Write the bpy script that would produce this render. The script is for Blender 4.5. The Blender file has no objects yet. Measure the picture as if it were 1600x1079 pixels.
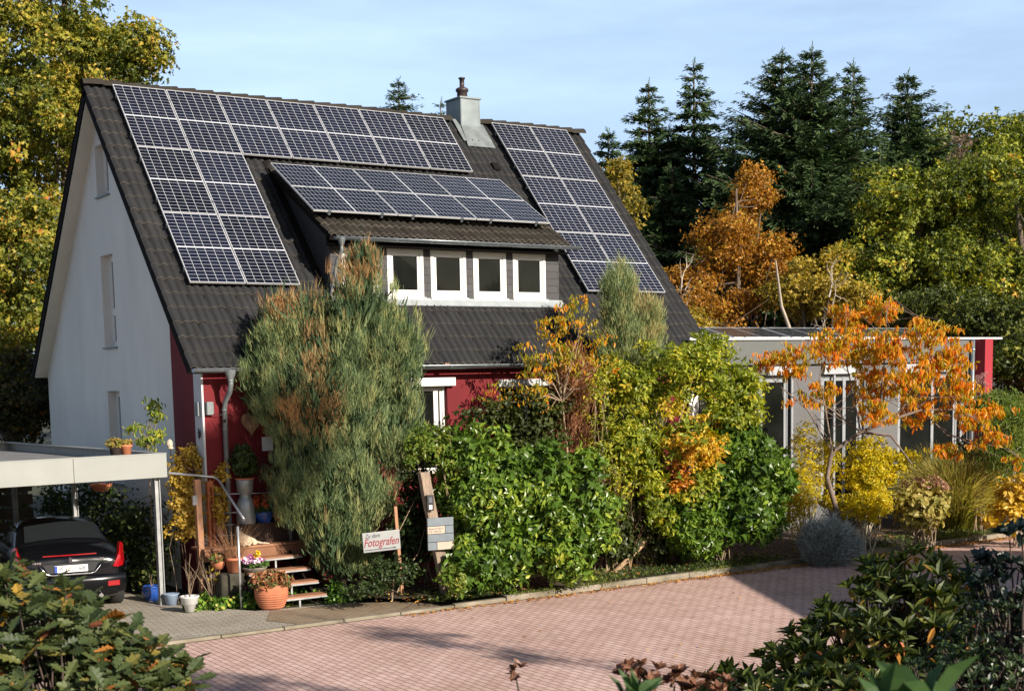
import bpy, math, random
import numpy as np
from math import sin, cos, tan, pi, radians as rad
from mathutils import Vector, Matrix

# ------------------------------------------------------------------ camera
FPX, CX, CY = 2167.0, 800.0, 840.0          # focal length and principal point in photo pixels (1600 wide)
YAW, PIT, ROLL = .592, -.116, -.020
CAM = np.array([-8.572, -27.082, 3.70])
def _rot(y, p, r):
    f0 = np.array([sin(y)*cos(p), cos(y)*cos(p), sin(p)])
    r0 = np.array([cos(y), -sin(y), 0]); u0 = np.cross(r0, f0)
    return cos(r)*r0+sin(r)*u0, cos(r)*u0-sin(r)*r0, f0
CR, CU, CF = _rot(YAW, PIT, ROLL)
scene = bpy.context.scene
COL = scene.collection
cd = bpy.data.cameras.new('camera'); cam = bpy.data.objects.new('camera', cd); COL.objects.link(cam)
cd.sensor_width = 36; cd.sensor_fit = 'HORIZONTAL'
cd.lens = FPX/1600*36; cd.shift_y = (CY-539.5)/1600; cd.clip_end = 2000; cd.clip_start = .05
cd.dof.use_dof = True; cd.dof.focus_distance = 24; cd.dof.aperture_fstop = 6.5
M = Matrix([[CR[i], CU[i], -CF[i], CAM[i]] for i in range(3)]+[[0, 0, 0, 1]])
cam.matrix_world = M
scene.camera = cam

# ------------------------------------------------------------------ world and sun
SUN_AZ, SUN_EL = rad(12), rad(25)           # azimuth measured from -Y towards +X
world = bpy.data.worlds.new('World'); scene.world = world; world.use_nodes = True
wn = world.node_tree; wn.nodes.clear()
def N(nt, t, **kw):
    n = nt.nodes.new(t)
    for k, v in kw.items(): setattr(n, k, v)
    return n
sky = N(wn, 'ShaderNodeTexSky', sky_type='NISHITA', sun_disc=False)
sky.sun_elevation = SUN_EL; sky.sun_rotation = pi-SUN_AZ
sky.air_density = 1.0; sky.dust_density = 1.2; sky.ozone_density = 1.6
tc = N(wn, 'ShaderNodeTexCoord'); mp = N(wn, 'ShaderNodeMapping'); mp.inputs['Scale'].default_value = (1.2, 1.2, 7)
mp.inputs['Rotation'].default_value = (0, .12, 0)
ns = N(wn, 'ShaderNodeTexNoise'); ns.inputs['Scale'].default_value = 2.2; ns.inputs['Detail'].default_value = 7; ns.inputs['Roughness'].default_value = .55
rp = N(wn, 'ShaderNodeValToRGB'); rp.color_ramp.elements[0].position = .38; rp.color_ramp.elements[1].position = .78
rp.color_ramp.elements[0].color = (.50, .50, .50, 1); rp.color_ramp.elements[1].color = (.95, .95, .95, 1)
mx = N(wn, 'ShaderNodeMixRGB'); mx.inputs['Color2'].default_value = (8.6, 11.6, 16.2, 1)
bg = N(wn, 'ShaderNodeBackground'); bg.inputs['Strength'].default_value = .056
wo = N(wn, 'ShaderNodeOutputWorld')
L = wn.links.new
L(tc.outputs['Generated'], mp.inputs[0]); L(mp.outputs[0], ns.inputs['Vector']); L(ns.outputs['Fac'], rp.inputs[0])
sx_ = N(wn, 'ShaderNodeSeparateXYZ'); L(tc.outputs['Generated'], sx_.inputs[0])
mr = N(wn, 'ShaderNodeMapRange', interpolation_type='SMOOTHSTEP'); mr.inputs['From Min'].default_value = -.15; mr.inputs['From Max'].default_value = .65; L(sx_.outputs['Y'], mr.inputs['Value'])
mz = N(wn, 'ShaderNodeMapRange', interpolation_type='SMOOTHSTEP'); mz.inputs['From Min'].default_value = .75; mz.inputs['From Max'].default_value = .35; L(sx_.outputs['Z'], mz.inputs['Value'])
m1 = N(wn, 'ShaderNodeMath', operation='MULTIPLY'); L(mr.outputs[0], m1.inputs[0]); L(mz.outputs[0], m1.inputs[1])
m2 = N(wn, 'ShaderNodeMath', operation='MULTIPLY'); L(m1.outputs[0], m2.inputs[0]); L(rp.outputs[0], m2.inputs[1]); L(m2.outputs[0], mx.inputs[0]); L(sky.outputs[0], mx.inputs[1]); L(mx.outputs[0], bg.inputs[0]); L(bg.outputs[0], wo.inputs[0])
sd = bpy.data.lights.new('sun', 'SUN'); sun = bpy.data.objects.new('sun', sd); COL.objects.link(sun)
sd.energy = 5.0; sd.angle = rad(.5); sd.color = (1, .905, .78)
sdir = Vector((sin(SUN_AZ)*cos(SUN_EL), -cos(SUN_AZ)*cos(SUN_EL), sin(SUN_EL)))
sun.rotation_euler = sdir.to_track_quat('Z', 'Y').to_euler(); sun.location = (10, -60, 40)
vs = scene.view_settings; vs.view_transform = 'Standard'; vs.look = 'None'; vs.exposure = 0.68; vs.gamma = 1; vs.use_curve_mapping = False
scene.render.engine = 'CYCLES'
scene.cycles.max_bounces = 5; scene.cycles.diffuse_bounces = 2; scene.cycles.glossy_bounces = 2; scene.cycles.transmission_bounces = 3; scene.cycles.transparent_max_bounces = 4

# ------------------------------------------------------------------ points: from the photo's pixels to places
def ray(x, y): return CF+CR*(x-CX)/FPX-CU*(y-CY)/FPX
def atX(x, y, X): d = ray(x, y); return CAM+d*(X-CAM[0])/d[0]
def atY(x, y, Y): d = ray(x, y); return CAM+d*(Y-CAM[1])/d[1]
def atZ(x, y, Z): d = ray(x, y); return CAM+d*(Z-CAM[2])/d[2]
def atD(x, y, D): return CAM+ray(x, y)*D

# ------------------------------------------------------------------ objects
def tag(o, label=None, cat=None, group=None, kind=None):
    if label: o['label'] = label
    if cat: o['category'] = cat
    if group: o['group'] = group
    if kind: o['kind'] = kind
    return o
def thing(name, label, cat, loc=(0, 0, 0), rz=0, group=None):
    o = bpy.data.objects.new(name, None); COL.objects.link(o); o.location = loc; o.rotation_euler = (0, 0, rz)
    o.empty_display_size = .2
    return tag(o, label, cat, group)
def copy_tree(o, parent=None):
    c = o.copy(); COL.objects.link(c)
    if parent: c.parent = parent
    for ch in list(o.children): copy_tree(ch, c)
    return c

# ------------------------------------------------------------------ materials
MATS = {}
def nodes(name):
    m = bpy.data.materials.new(name); m.use_nodes = True; nt = m.node_tree; nt.nodes.clear()
    return m, nt, nt.links.new
def c3(c): return (c[0], c[1], c[2], 1)
def mat(name, col, rough=.7, metal=0, var=.12, scale=6, bump=0, bscale=40, spec=.5, coat=0, col2=None, stretch=None, detail=5):
    if name in MATS: return MATS[name]
    m, nt, L = nodes(name)
    t = N(nt, 'ShaderNodeTexCoord'); mpn = N(nt, 'ShaderNodeMapping'); L(t.outputs['Object'], mpn.inputs[0])
    if stretch: mpn.inputs['Scale'].default_value = stretch
    no = N(nt, 'ShaderNodeTexNoise'); no.inputs['Scale'].default_value = scale; no.inputs['Detail'].default_value = detail
    L(mpn.outputs[0], no.inputs['Vector'])
    r = N(nt, 'ShaderNodeValToRGB'); r.color_ramp.elements[0].position = .3; r.color_ramp.elements[1].position = .7
    a = col2 if col2 else [v*(1-var) for v in col]
    b = col if col2 else [min(1, v*(1+var)) for v in col]
    r.color_ramp.elements[0].color = c3(a); r.color_ramp.elements[1].color = c3(b)
    L(no.outputs['Fac'], r.inputs[0])
    p = N(nt, 'ShaderNodeBsdfPrincipled'); p.inputs['Roughness'].default_value = rough; p.inputs['Metallic'].default_value = metal
    p.inputs['Specular IOR Level'].default_value = spec; p.inputs['Coat Weight'].default_value = coat; p.inputs['Coat Roughness'].default_value = .04
    L(r.outputs[0], p.inputs['Base Color'])
    if bump:
        n2 = N(nt, 'ShaderNodeTexNoise'); n2.inputs['Scale'].default_value = bscale; n2.inputs['Detail'].default_value = 4
        L(mpn.outputs[0], n2.inputs['Vector'])
        bp = N(nt, 'ShaderNodeBump'); bp.inputs['Strength'].default_value = bump; bp.inputs['Distance'].default_value = .02
        L(n2.outputs['Fac'], bp.inputs['Height']); L(bp.outputs[0], p.inputs['Normal'])
    o = N(nt, 'ShaderNodeOutputMaterial'); L(p.outputs[0], o.inputs[0]); MATS[name] = m
    return m
def leafmat(name, stops, rough=.45, trans=.3, spec=.35):
    """stops: list of (pos, colour) read by the per-leaf attribute 'tint'"""
    m, nt, L = nodes(name)
    at = N(nt, 'ShaderNodeAttribute'); at.attribute_name = 'tint'
    r = N(nt, 'ShaderNodeValToRGB'); el = r.color_ramp.elements
    while len(el) > 1: el.remove(el[-1])
    el[0].position = stops[0][0]; el[0].color = c3(stops[0][1])
    for p_, c_ in stops[1:]:
        e = el.new(p_); e.color = c3(c_)
    L(at.outputs['Fac'], r.inputs[0])
    p = N(nt, 'ShaderNodeBsdfPrincipled'); p.inputs['Roughness'].default_value = rough; p.inputs['Specular IOR Level'].default_value = spec
    L(r.outputs[0], p.inputs['Base Color'])
    tr = N(nt, 'ShaderNodeBsdfTranslucent')
    hs = N(nt, 'ShaderNodeHueSaturation'); hs.inputs['Saturation'].default_value = 1.15; hs.inputs['Value'].default_value = 1.3
    L(r.outputs[0], hs.inputs['Color']); L(hs.outputs[0], tr.inputs[0])
    ms = N(nt, 'ShaderNodeMixShader'); ms.inputs[0].default_value = trans
    L(p.outputs[0], ms.inputs[1]); L(tr.outputs[0], ms.inputs[2])
    o = N(nt, 'ShaderNodeOutputMaterial'); L(ms.outputs[0], o.inputs[0])
    return m

# ------------------------------------------------------------------ mesh builder
class MB:
    def __init__(s): s.v = []; s.f = []; s.sm = []; s.mi = []
    def add(s, vs_, fs_, smooth=False, mi=0):
        b = len(s.v); s.v += [tuple(map(float, p)) for p in vs_]
        for f in fs_: s.f.append([b+i for i in f]); s.sm.append(smooth); s.mi.append(mi)
        return s
    def box(s, c, d, rz=0, mi=0, rot=None):
        cx, cy, cz = c; hx, hy, hz = d[0]/2, d[1]/2, d[2]/2
        vs_ = []
        for x, y, z in ((-1, -1, -1), (1, -1, -1), (1, 1, -1), (-1, 1, -1), (-1, -1, 1), (1, -1, 1), (1, 1, 1), (-1, 1, 1)):
            p = Vector((x*hx, y*hy, z*hz))
            if rot is not None: p = rot @ p
            elif rz: p = Matrix.Rotation(rz, 3, 'Z') @ p
            vs_.append((p.x+cx, p.y+cy, p.z+cz))
        return s.add(vs_, [(0, 3, 2, 1), (4, 5, 6, 7), (0, 1, 5, 4), (1, 2, 6, 5), (2, 3, 7, 6), (3, 0, 4, 7)], mi=mi)
    def b2(s, a, b, mi=0):                                # box from corner to corner
        return s.box([(a[i]+b[i])/2 for i in range(3)], [abs(b[i]-a[i]) for i in range(3)], mi=mi)
    def tube(s, pts, r, n=8, cap=True, mi=0):
        pts = [Vector(p) for p in pts]; m = len(pts)
        rs = r if isinstance(r, (list, tuple)) else [r]*m
        vs_ = []; fs_ = []; up = Vector((0, 0, 1)); prev = None
        for i, p in enumerate(pts):
            t = (pts[min(i+1, m-1)]-pts[max(i-1, 0)])
            if t.length < 1e-9: t = Vector((0, 0, 1))
            t.normalize()
            if prev is None:
                a = t.cross(up if abs(t.z) < .95 else Vector((1, 0, 0))).normalized()
            else:
                a = (prev-t*prev.dot(t)).normalized()
            prev = a; b = t.cross(a)
            for k in range(n):
                w = 2*pi*k/n; q = p+(a*cos(w)+b*sin(w))*rs[i]; vs_.append((q.x, q.y, q.z))
        for i in range(m-1):
            for k in range(n): fs_.append((i*n+k, i*n+(k+1) % n, (i+1)*n+(k+1) % n, (i+1)*n+k))
        s.add(vs_, fs_, True, mi)
        if cap:
            b = len(s.v)-len(vs_)
            s.f.append([b+k for k in range(n)][::-1]); s.sm.append(False); s.mi.append(mi)
            s.f.append([b+(m-1)*n+k for k in range(n)]); s.sm.append(False); s.mi.append(mi)
        return s
    def lathe(s, prof, c=(0, 0, 0), n=24, mi=0, smooth=True):
        vs_ = []; fs_ = []
        for r, z in prof:
            for k in range(n): w = 2*pi*k/n; vs_.append((c[0]+r*cos(w), c[1]+r*sin(w), c[2]+z))
        for i in range(len(prof)-1):
            for k in range(n): fs_.append((i*n+k, i*n+(k+1) % n, (i+1)*n+(k+1) % n, (i+1)*n+k))
        return s.add(vs_, fs_, smooth, mi)
    def prism(s, poly, axis, a, b, mi=0):
        """poly: 2-D outline in the two other axes (order x,y,z without `axis`), extruded a..b"""
        n = len(poly); vs_ = []
        for t in (a, b):
            for u, w in poly:
                p = [u, w]; p.insert(axis, t); vs_.append(p)
        fs_ = [tuple(range(n))[::-1], tuple(range(n, 2*n))]+[(i, (i+1) % n, n+(i+1) % n, n+i) for i in range(n)]
        return s.add(vs_, fs_, mi=mi)
    def ball(s, c, r, n=10, m=7, mi=0):
        if not isinstance(r, (list, tuple)): r = (r, r, r)
        vs_ = [(c[0], c[1], c[2]-r[2])]; fs_ = []
        for i in range(1, m):
            t = -pi/2+pi*i/m
            for k in range(n): w = 2*pi*k/n; vs_.append((c[0]+r[0]*cos(t)*cos(w), c[1]+r[1]*cos(t)*sin(w), c[2]+r[2]*sin(t)))
        vs_.append((c[0], c[1], c[2]+r[2])); e = len(vs_)-1
        for k in range(n):
            fs_.append((0, 1+(k+1) % n, 1+k)); fs_.append((e, e-n+k, e-n+(k+1) % n))
            for i in range(m-2): fs_.append((1+i*n+k, 1+i*n+(k+1) % n, 1+(i+1)*n+(k+1) % n, 1+(i+1)*n+k))
        return s.add(vs_, fs_, True, mi)
    def build(s, name, mats, parent=None, loc=None, bevel=0):
        me = bpy.data.meshes.new(name); me.from_pydata(s.v, [], s.f)
        for m in (mats if isinstance(mats, (list, tuple)) else [mats]): me.materials.append(m)
        me.polygons.foreach_set('use_smooth', s.sm); me.polygons.foreach_set('material_index', s.mi); me.update()
        o = bpy.data.objects.new(name, me); COL.objects.link(o)
        if parent: o.parent = parent
        if loc is not None: o.location = loc
        if bevel:
            b = o.modifiers.new('bevel', 'BEVEL'); b.width = bevel; b.segments = 2; b.limit_method = 'ANGLE'; b.angle_limit = rad(40)
        return o

# ------------------------------------------------------------------ foliage: many small faces in one mesh
TPL = {
 'quad': ([(-.5, 0, 0), (.5, 0, 0), (.42, 1, 0), (-.42, 1, 0)], [(0, 1, 2, 3)]),
 'dia': ([(0, 0, 0), (.5, .45, .10), (0, 1, 0), (-.5, .45, .10)], [(0, 1, 2), (0, 2, 3)]),
 'blade': ([(-.5, 0, 0), (.5, 0, 0), (.4, .5, .03), (-.4, .5, .03), (0, 1, .0)], [(0, 1, 2, 3), (3, 2, 4)]),
 'leaf': ([(0, 0, 0), (-.42, .28, .10), (-.46, .62, .08), (0, 1, -.12), (.46, .62, .08), (.42, .28, .10), (0, .3, 0), (0, .65, -.03)],
          [(0, 6, 1), (6, 7, 2, 1), (7, 3, 2), (0, 5, 6), (6, 5, 4, 7), (7, 4, 3)]),
 'tuft': ([(0, 0, 0), (-.5, .75, .1), (-.36, .82, .05), (-.1, .35, 0), (-.08, 1, -.05), (.08, 1, 0), (.1, .35, 0), (.36, .80, .1), (.5, .70, .0)],
          [(0, 3, 2, 1), (0, 6, 5, 4, 3), (0, 8, 7, 6)]),
 'clump': ([(-.1, 0, 0), (-.5, .25, .15), (-.22, .42, 0), (-.45, .8, -.1), (-.05, .62, .06), (.1, 1, 0), (.18, .6, -.08), (.5, .72, .12), (.28, .38, .02), (.45, .1, -.1), (.1, .14, 0)],
          [(0, 10, 2, 1), (2, 4, 3), (2, 10, 8, 4), (4, 6, 5), (4, 8, 6), (6, 8, 7), (8, 10, 9)]),
}
# lobed oak leaf with a folded midrib
_o = [(.05, .0), (.16, .12), (.10, .2), (.30, .30), (.18, .38), (.44, .52), (.26, .58), (.42, .76), (.2, .8), (.14, .95), (0, 1)]
_m = [(0, y) for x, y in _o]
_vs = [(x, y, .12*x) for x, y in _o]+[(-x, y, .12*x) for x, y in _o]+[(0, y, -.03) for x, y in _m]
_fs = []
for i in range(10): _fs += [(22+i, i, i+1, 22+i+1), (11+i, 22+i, 22+i+1, 11+i+1)]
TPL['oak'] = (_vs, _fs)

def unit(a): return a/np.maximum(np.linalg.norm(a, axis=-1, keepdims=True), 1e-9)
class Leaves:
    """collects leaves (place, direction, normal, length, width, tint) and writes them as one mesh"""
    def __init__(s): s.parts = []
    def add(s, tpl, P, D, NN, Ln, W, tint):
        P = np.asarray(P, float); n = len(P)
        if n == 0: return
        D = unit(np.asarray(D, float)); S = unit(np.cross(D, NN)); NN = np.cross(S, D)
        T, F = TPL[tpl]; T = np.array(T, float)
        Ln = np.broadcast_to(Ln, (n,))[:, None, None]; W = np.broadcast_to(W, (n,))[:, None, None]
        V = P[:, None, :]+T[None, :, 1:2]*Ln*D[:, None, :]+T[None, :, 0:1]*W*S[:, None, :]+T[None, :, 2:3]*Ln*NN[:, None, :]
        s.parts.append((V, F, np.broadcast_to(tint, (n,))))
    def build(s, name, m, parent=None, smooth=False, loc=None):
        Vs = []; loops = []; tot = []; tints = []; base = 0
        for V, F, t in s.parts:
            n, k = V.shape[:2]; Vs.append(V.reshape(-1, 3))
            fl = np.concatenate([np.array(f) for f in F]); sz = np.array([len(f) for f in F])
            loops.append((fl[None, :]+(np.arange(n)*k)[:, None]+base).reshape(-1))
            tot.append(np.tile(sz, n)); tints.append(np.repeat(t, len(F))); base += n*k
        V = np.concatenate(Vs); lp = np.concatenate(loops); tt = np.concatenate(tot); ti = np.concatenate(tints)
        me = bpy.data.meshes.new(name)
        me.vertices.add(len(V)); me.vertices.foreach_set('co', V.astype(np.float32).ravel())
        me.loops.add(len(lp)); me.loops.foreach_set('vertex_index', lp.astype(np.int32))
        me.polygons.add(len(tt)); me.polygons.foreach_set('loop_start', np.concatenate([[0], np.cumsum(tt)[:-1]]).astype(np.int32))
        me.update(calc_edges=True)
        a = me.attributes.new('tint', 'FLOAT', 'FACE'); a.data.foreach_set('value', np.clip(ti, 0, 1).astype(np.float32))
        me.polygons.foreach_set('use_smooth', np.full(len(tt), smooth)); me.materials.append(m)
        o = bpy.data.objects.new(name, me); COL.objects.link(o)
        if parent: o.parent = parent
        if loc is not None: o.location = loc
        return o
def rdir(rng, n): return unit(rng.normal(size=(n, 3)))
def clump_centres(rng, lobes, n, inner=.55):
    """lobes: (centre, radii, weight); points biased towards the lobes' outer shells"""
    w = np.array([l[2] for l in lobes], float); w /= w.sum(); out = []; nor = []
    for i, l in enumerate(lobes):
        k = max(1, int(round(n*w[i]))); d = rdir(rng, k); r = (inner+(1-inner)*rng.random(k)**.6)
        out.append(np.array(l[0])+d*r[:, None]*np.array(l[1])); nor.append(d)
    return np.concatenate(out), np.concatenate(nor)
def sublobes(rng, lobes, k, s=.42):
    out = []
    for c, r, w in lobes:
        c = np.array(c); r = np.array(r)
        m = max(3, int(k*w)); d = rdir(rng, m); out.append((c, r*.62, w*.25))
        for q in d:
            f = s*(.6+.8*rng.random()); out.append((c+q*r*(1-f*.85), np.full(3, f*float(np.mean(r)))*np.array([1.1, 1.1, .85]), w*.75/m*(f/s)**2))
    return out
def crown(lv, rng, lobes, nclump, per, cr, ls, tpl='dia', tint=.5, tvar=.2, tclump=.2, flat=.6, up=.5, inner=.55, droop=0, aspect=.6, tintf=None):
    C, Nn = clump_centres(rng, lobes, nclump, inner)
    n = len(C)*per
    ci = np.repeat(np.arange(len(C)), per)
    sc = (cr*(.6+.8*rng.random(len(C))))[ci]
    d = rdir(rng, n); off = d*(rng.random(n)**.45)[:, None]*sc[:, None]; off[:, 2] *= flat
    P = C[ci]+off
    out = unit(Nn[ci]+off/sc[:, None]*.8+np.array([0, 0, up]))
    NN = unit(out+rng.normal(size=(n, 3))*.55)
    D = unit(np.cross(NN, rng.normal(size=(n, 3)))+np.array([0, 0, -droop]))
    t = tint+tclump*(rng.random(len(C))[ci]-.5)*2+tvar*(rng.random(n)-.5)*2
    if tintf is not None: t = tintf(P, t)
    l = ls*(.65+.7*rng.random(n))
    lv.add(tpl, P, D, NN, l, l*aspect, t)
    return C
def limbs(mb, rng, base, fork, C, r0, n, r1=.02, wob=.12, sides=6):
    """trunk from base to fork (list of points) and n limbs from the trunk to clump centres"""
    base = Vector(base); pts = [base]+[Vector(p) for p in fork]; m = len(pts)
    mb.tube(pts, [r0*(1-.85*i/(m-1)) for i in range(m)], max(sides, 7))
    if n and len(C):
        for i in rng.choice(len(C), min(n, len(C)), replace=False):
            c = Vector(C[i]); t = rng.random()*.75+.25; k = t*(m-1); j = min(int(k), m-2); p = pts[j].lerp(pts[j+1], k-j)
            q = p.lerp(c, .5)+Vector(rng.normal(size=3))*wob*(c-p).length*.5+Vector((0, 0, -.05*(c-p).length))
            r = r0*(1-.85*k/(m-1))*.5
            mb.tube([p, p.lerp(q, .5)+Vector(rng.normal(size=3))*wob*.2*(c-p).length, q, q.lerp(c, .5)+Vector(rng.normal(size=3))*wob*.2*(c-p).length, c], [r, r*.8, r*.6, r*.35, r1*.4], sides, cap=False)
def lobe(px, py, rx, ry, D, dep=None, w=1):
    c = atD(px, py, D); k = D/FPX
    return (c, (rx*k, (dep if dep else rx*k*.9), ry*k), w)

# ================================================================== the setting: ground, road, kerb
def sstep(t): t = min(1, max(0, t)); return t*t*(3-2*t)
def bank_z(y): return 2.0*sstep((-15.8-y)/10.5)
def gz(x, y):
    if y < -15.8: return bank_z(y)
    if y > -8.1 and x > 1.75: return .07+.05*sstep((y+8.1)/2)
    return .0
def brickmat(name, c1, c2, mortar, bw, bh, msize, rz=0, bump=.6, var=.35, off=.5, rough=.85, patch=None):
    m, nt, L = nodes(name)
    t = N(nt, 'ShaderNodeTexCoord'); mpn = N(nt, 'ShaderNodeMapping'); L(t.outputs['Object'], mpn.inputs[0]); mpn.inputs['Rotation'].default_value = (0, 0, rz)
    wn_ = N(nt, 'ShaderNodeTexNoise'); wn_.inputs['Scale'].default_value = 3.5; wn_.inputs['Detail'].default_value = 2; L(mpn.outputs[0], wn_.inputs['Vector'])
    vm = N(nt, 'ShaderNodeVectorMath', operation='SCALE'); vm.inputs['Scale'].default_value = .003; L(wn_.outputs['Color'], vm.inputs[0])
    va = N(nt, 'ShaderNodeVectorMath', operation='ADD'); L(mpn.outputs[0], va.inputs[0]); L(vm.outputs[0], va.inputs[1])
    b = N(nt, 'ShaderNodeTexBrick'); b.offset = off; b.inputs['Scale'].default_value = 1
    b.inputs['Color1'].default_value = c3(c1); b.inputs['Color2'].default_value = c3(c2); b.inputs['Mortar'].default_value = c3(mortar)
    b.inputs['Brick Width'].default_value = bw; b.inputs['Row Height'].default_value = bh; b.inputs['Mortar Size'].default_value = msize; b.inputs['Mortar Smooth'].default_value = .1
    L(va.outputs[0], b.inputs['Vector'])
    n1 = N(nt, 'ShaderNodeTexNoise'); n1.inputs['Scale'].default_value = .55; n1.inputs['Detail'].default_value = 8; n1.inputs['Roughness'].default_value = .7; L(t.outputs['Object'], n1.inputs['Vector'])
    r1 = N(nt, 'ShaderNodeValToRGB'); r1.color_ramp.elements[0].position = .3; r1.color_ramp.elements[1].position = .68
    a = 1-var; r1.color_ramp.elements[0].color = c3(patch or (a, a*.96, a*.88)); r1.color_ramp.elements[1].color = (1, 1, 1, 1); L(n1.outputs['Fac'], r1.inputs[0])
    mx_ = N(nt, 'ShaderNodeMixRGB', blend_type='MULTIPLY'); mx_.inputs[0].default_value = 1; L(b.outputs['Color'], mx_.inputs[1]); L(r1.outputs[0], mx_.inputs[2])
    n2 = N(nt, 'ShaderNodeTexNoise'); n2.inputs['Scale'].default_value = 60; n2.inputs['Detail'].default_value = 3; L(t.outputs['Object'], n2.inputs['Vector'])
    r2 = N(nt, 'ShaderNodeValToRGB'); r2.color_ramp.elements[0].color = (.86, .86, .86, 1); r2.color_ramp.elements[1].color = (1.0, 1.0, 1.0, 1); L(n2.outputs['Fac'], r2.inputs[0])
    m2 = N(nt, 'ShaderNodeMixRGB', blend_type='MULTIPLY'); m2.inputs[0].default_value = 1; L(mx_.outputs[0], m2.inputs[1]); L(r2.outputs[0], m2.inputs[2])
    p = N(nt, 'ShaderNodeBsdfPrincipled'); p.inputs['Roughness'].default_value = rough; p.inputs['Specular IOR Level'].default_value = .3; L(m2.outputs[0], p.inputs['Base Color'])
    bp = N(nt, 'ShaderNodeBump'); bp.invert = True; bp.inputs['Strength'].default_value = bump; bp.inputs['Distance'].default_value = .006; L(b.outputs['Fac'], bp.inputs['Height']); L(bp.outputs[0], p.inputs['Normal'])
    o = N(nt, 'ShaderNodeOutputMaterial'); L(p.outputs[0], o.inputs[0]); return m

soil = mat('soil', (.075, .050, .032), .95, var=.5, scale=3, bump=.8, bscale=25, col2=(.035, .028, .016))
# one ground sheet to the horizon, rising as a bank behind the camera
ys = [400, 120, 60, 30, 12, 2, -8.0, -15.8]+[-15.8-.75*i for i in range(1, 15)]+[-40, -120, -400]
xs = [-400, -120, -60, -30, -15, 0, 15, 30, 60, 120, 400]
g = MB(); gv = [(x, y, (bank_z(y) if y < -15.8 else 0)-.02) for y in ys for x in xs]; nx = len(xs)
g.add(gv, [(j*nx+i, (j+1)*nx+i, (j+1)*nx+i+1, j*nx+i+1) for j in range(len(ys)-1) for i in range(nx-1)], True)
tag(g.build('ground', mat('forest_soil', (.06, .055, .025), .95, var=.5, scale=.6, bump=.5, bscale=12, col2=(.03, .035, .012))), kind='structure')
road = MB(); road.add([(-70, -15.9, 0), (90, -15.9, 0), (90, -8.22, 0), (-70, -8.22, 0)], [(0, 1, 2, 3)])
tag(road.build('road', brickmat('pink_pavers', (.63, .42, .375), (.75, .535, .48), (.15, .085, .07), .21, .105, .0065, rz=math.pi/2+.02, var=.26, bump=.3)), kind='structure')
drv = MB(); drv.add([(-9, -8.06, .006), (1.75, -8.06, .006), (1.75, -6.55, .006), (.35, -6.3, .006), (-.3, -5.15, .006), (-.62, -4.4, .006), (-.62, 2.2, .006), (-9, 2.2, .006)], [tuple(range(8))])
tag(drv.build('driveway', brickmat('grey_pavers', (.42, .38, .325), (.49, .445, .38), (.15, .13, .10), .20, .10, .006, rz=.15, var=.35)), kind='structure')
pth = MB(); pth.add([(.4, -8.06, .012), (4.6, -8.06, .012), (3.3, -7.45, .012), (1.9, -6.7, .012), (.5, -6.55, .012), (.1, -7.3, .012)], [tuple(range(6))])
tag(pth.build('path', brickmat('brown_pavers', (.33, .25, .17), (.40, .31, .22), (.14, .10, .07), .16, .08, .006, rz=.05, var=.45)), kind='structure')
bed = MB(); nb = 60
bv = [(1.7+i*1.2, y, gz(1.8, y)-.005 + (0 if y < -8 else .02*sin(i*2.3+y))) for y in (-8.07, -7.6, -7, -6, -4.5, 0, 6) for i in range(nb)]
bv = [(x if not (i % nb == 0) else (4.75 if y < -7.9 else 3.6 if y < -7.3 else 2.4 if y < -6.8 else 1.75), y, z) for i, (x, y, z) in enumerate(bv)]
bed.add(bv, [(j*nb+i, j*nb+i+1, (j+1)*nb+i+1, (j+1)*nb+i) for j in range(6) for i in range(nb-1)], True)
tag(bed.build('planting_bed', soil), kind='structure')
kb = MB(); rr = random.Random(3); x = -9.0
while x < 60:
    w = 1.0; h = .045 if x < 2.2 else (.045+.05*min(1, (x-2.2)/2)); kb.box((x+w/2-.006, -8.14+rr.uniform(-.008, .008), h/2-.03), (w-.012, .11, h+.06+rr.uniform(-.008, .008)), rz=rr.uniform(-.006, .006)); x += w
ko = kb.build('kerb', mat('kerb_stone', (.30, .26, .20), .9, var=.3, scale=3, bump=.4, col2=(.14, .12, .08)), bevel=.012); tag(ko, kind='structure')
gt = MB(); gt.add([(-9, -8.245, .004), (60, -8.245, .004), (60, -8.205, .004), (-9, -8.205, .004)], [(0, 1, 2, 3)])
tag(gt.build('gutter_joint', mat('moss_joint', (.10, .085, .035), .95, var=.4, scale=9)), kind='structure')
mh = thing('manhole_cover', 'round iron manhole cover in the pink road at the bottom edge', 'manhole cover', tuple(atZ(1130, 1062, 0)))
b = MB(); b.lathe([(0, .012), (.30, .012), (.31, .004), (.31, 0)], n=40)
for k in range(-3, 4): b.box((0, k*.075, .015), (2*math.sqrt(.27**2-(k*.075)**2), .02, .008))
b.build('lid', mat('iron', (.10, .085, .075), .6, .6, var=.3), mh)
b = MB(); b.lathe([(.32, 0), (.32, .016), (.40, .016), (.41, 0)], n=40); b.build('ring', mat('concrete', (.3, .27, .24), .9, var=.2), mh)

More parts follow.
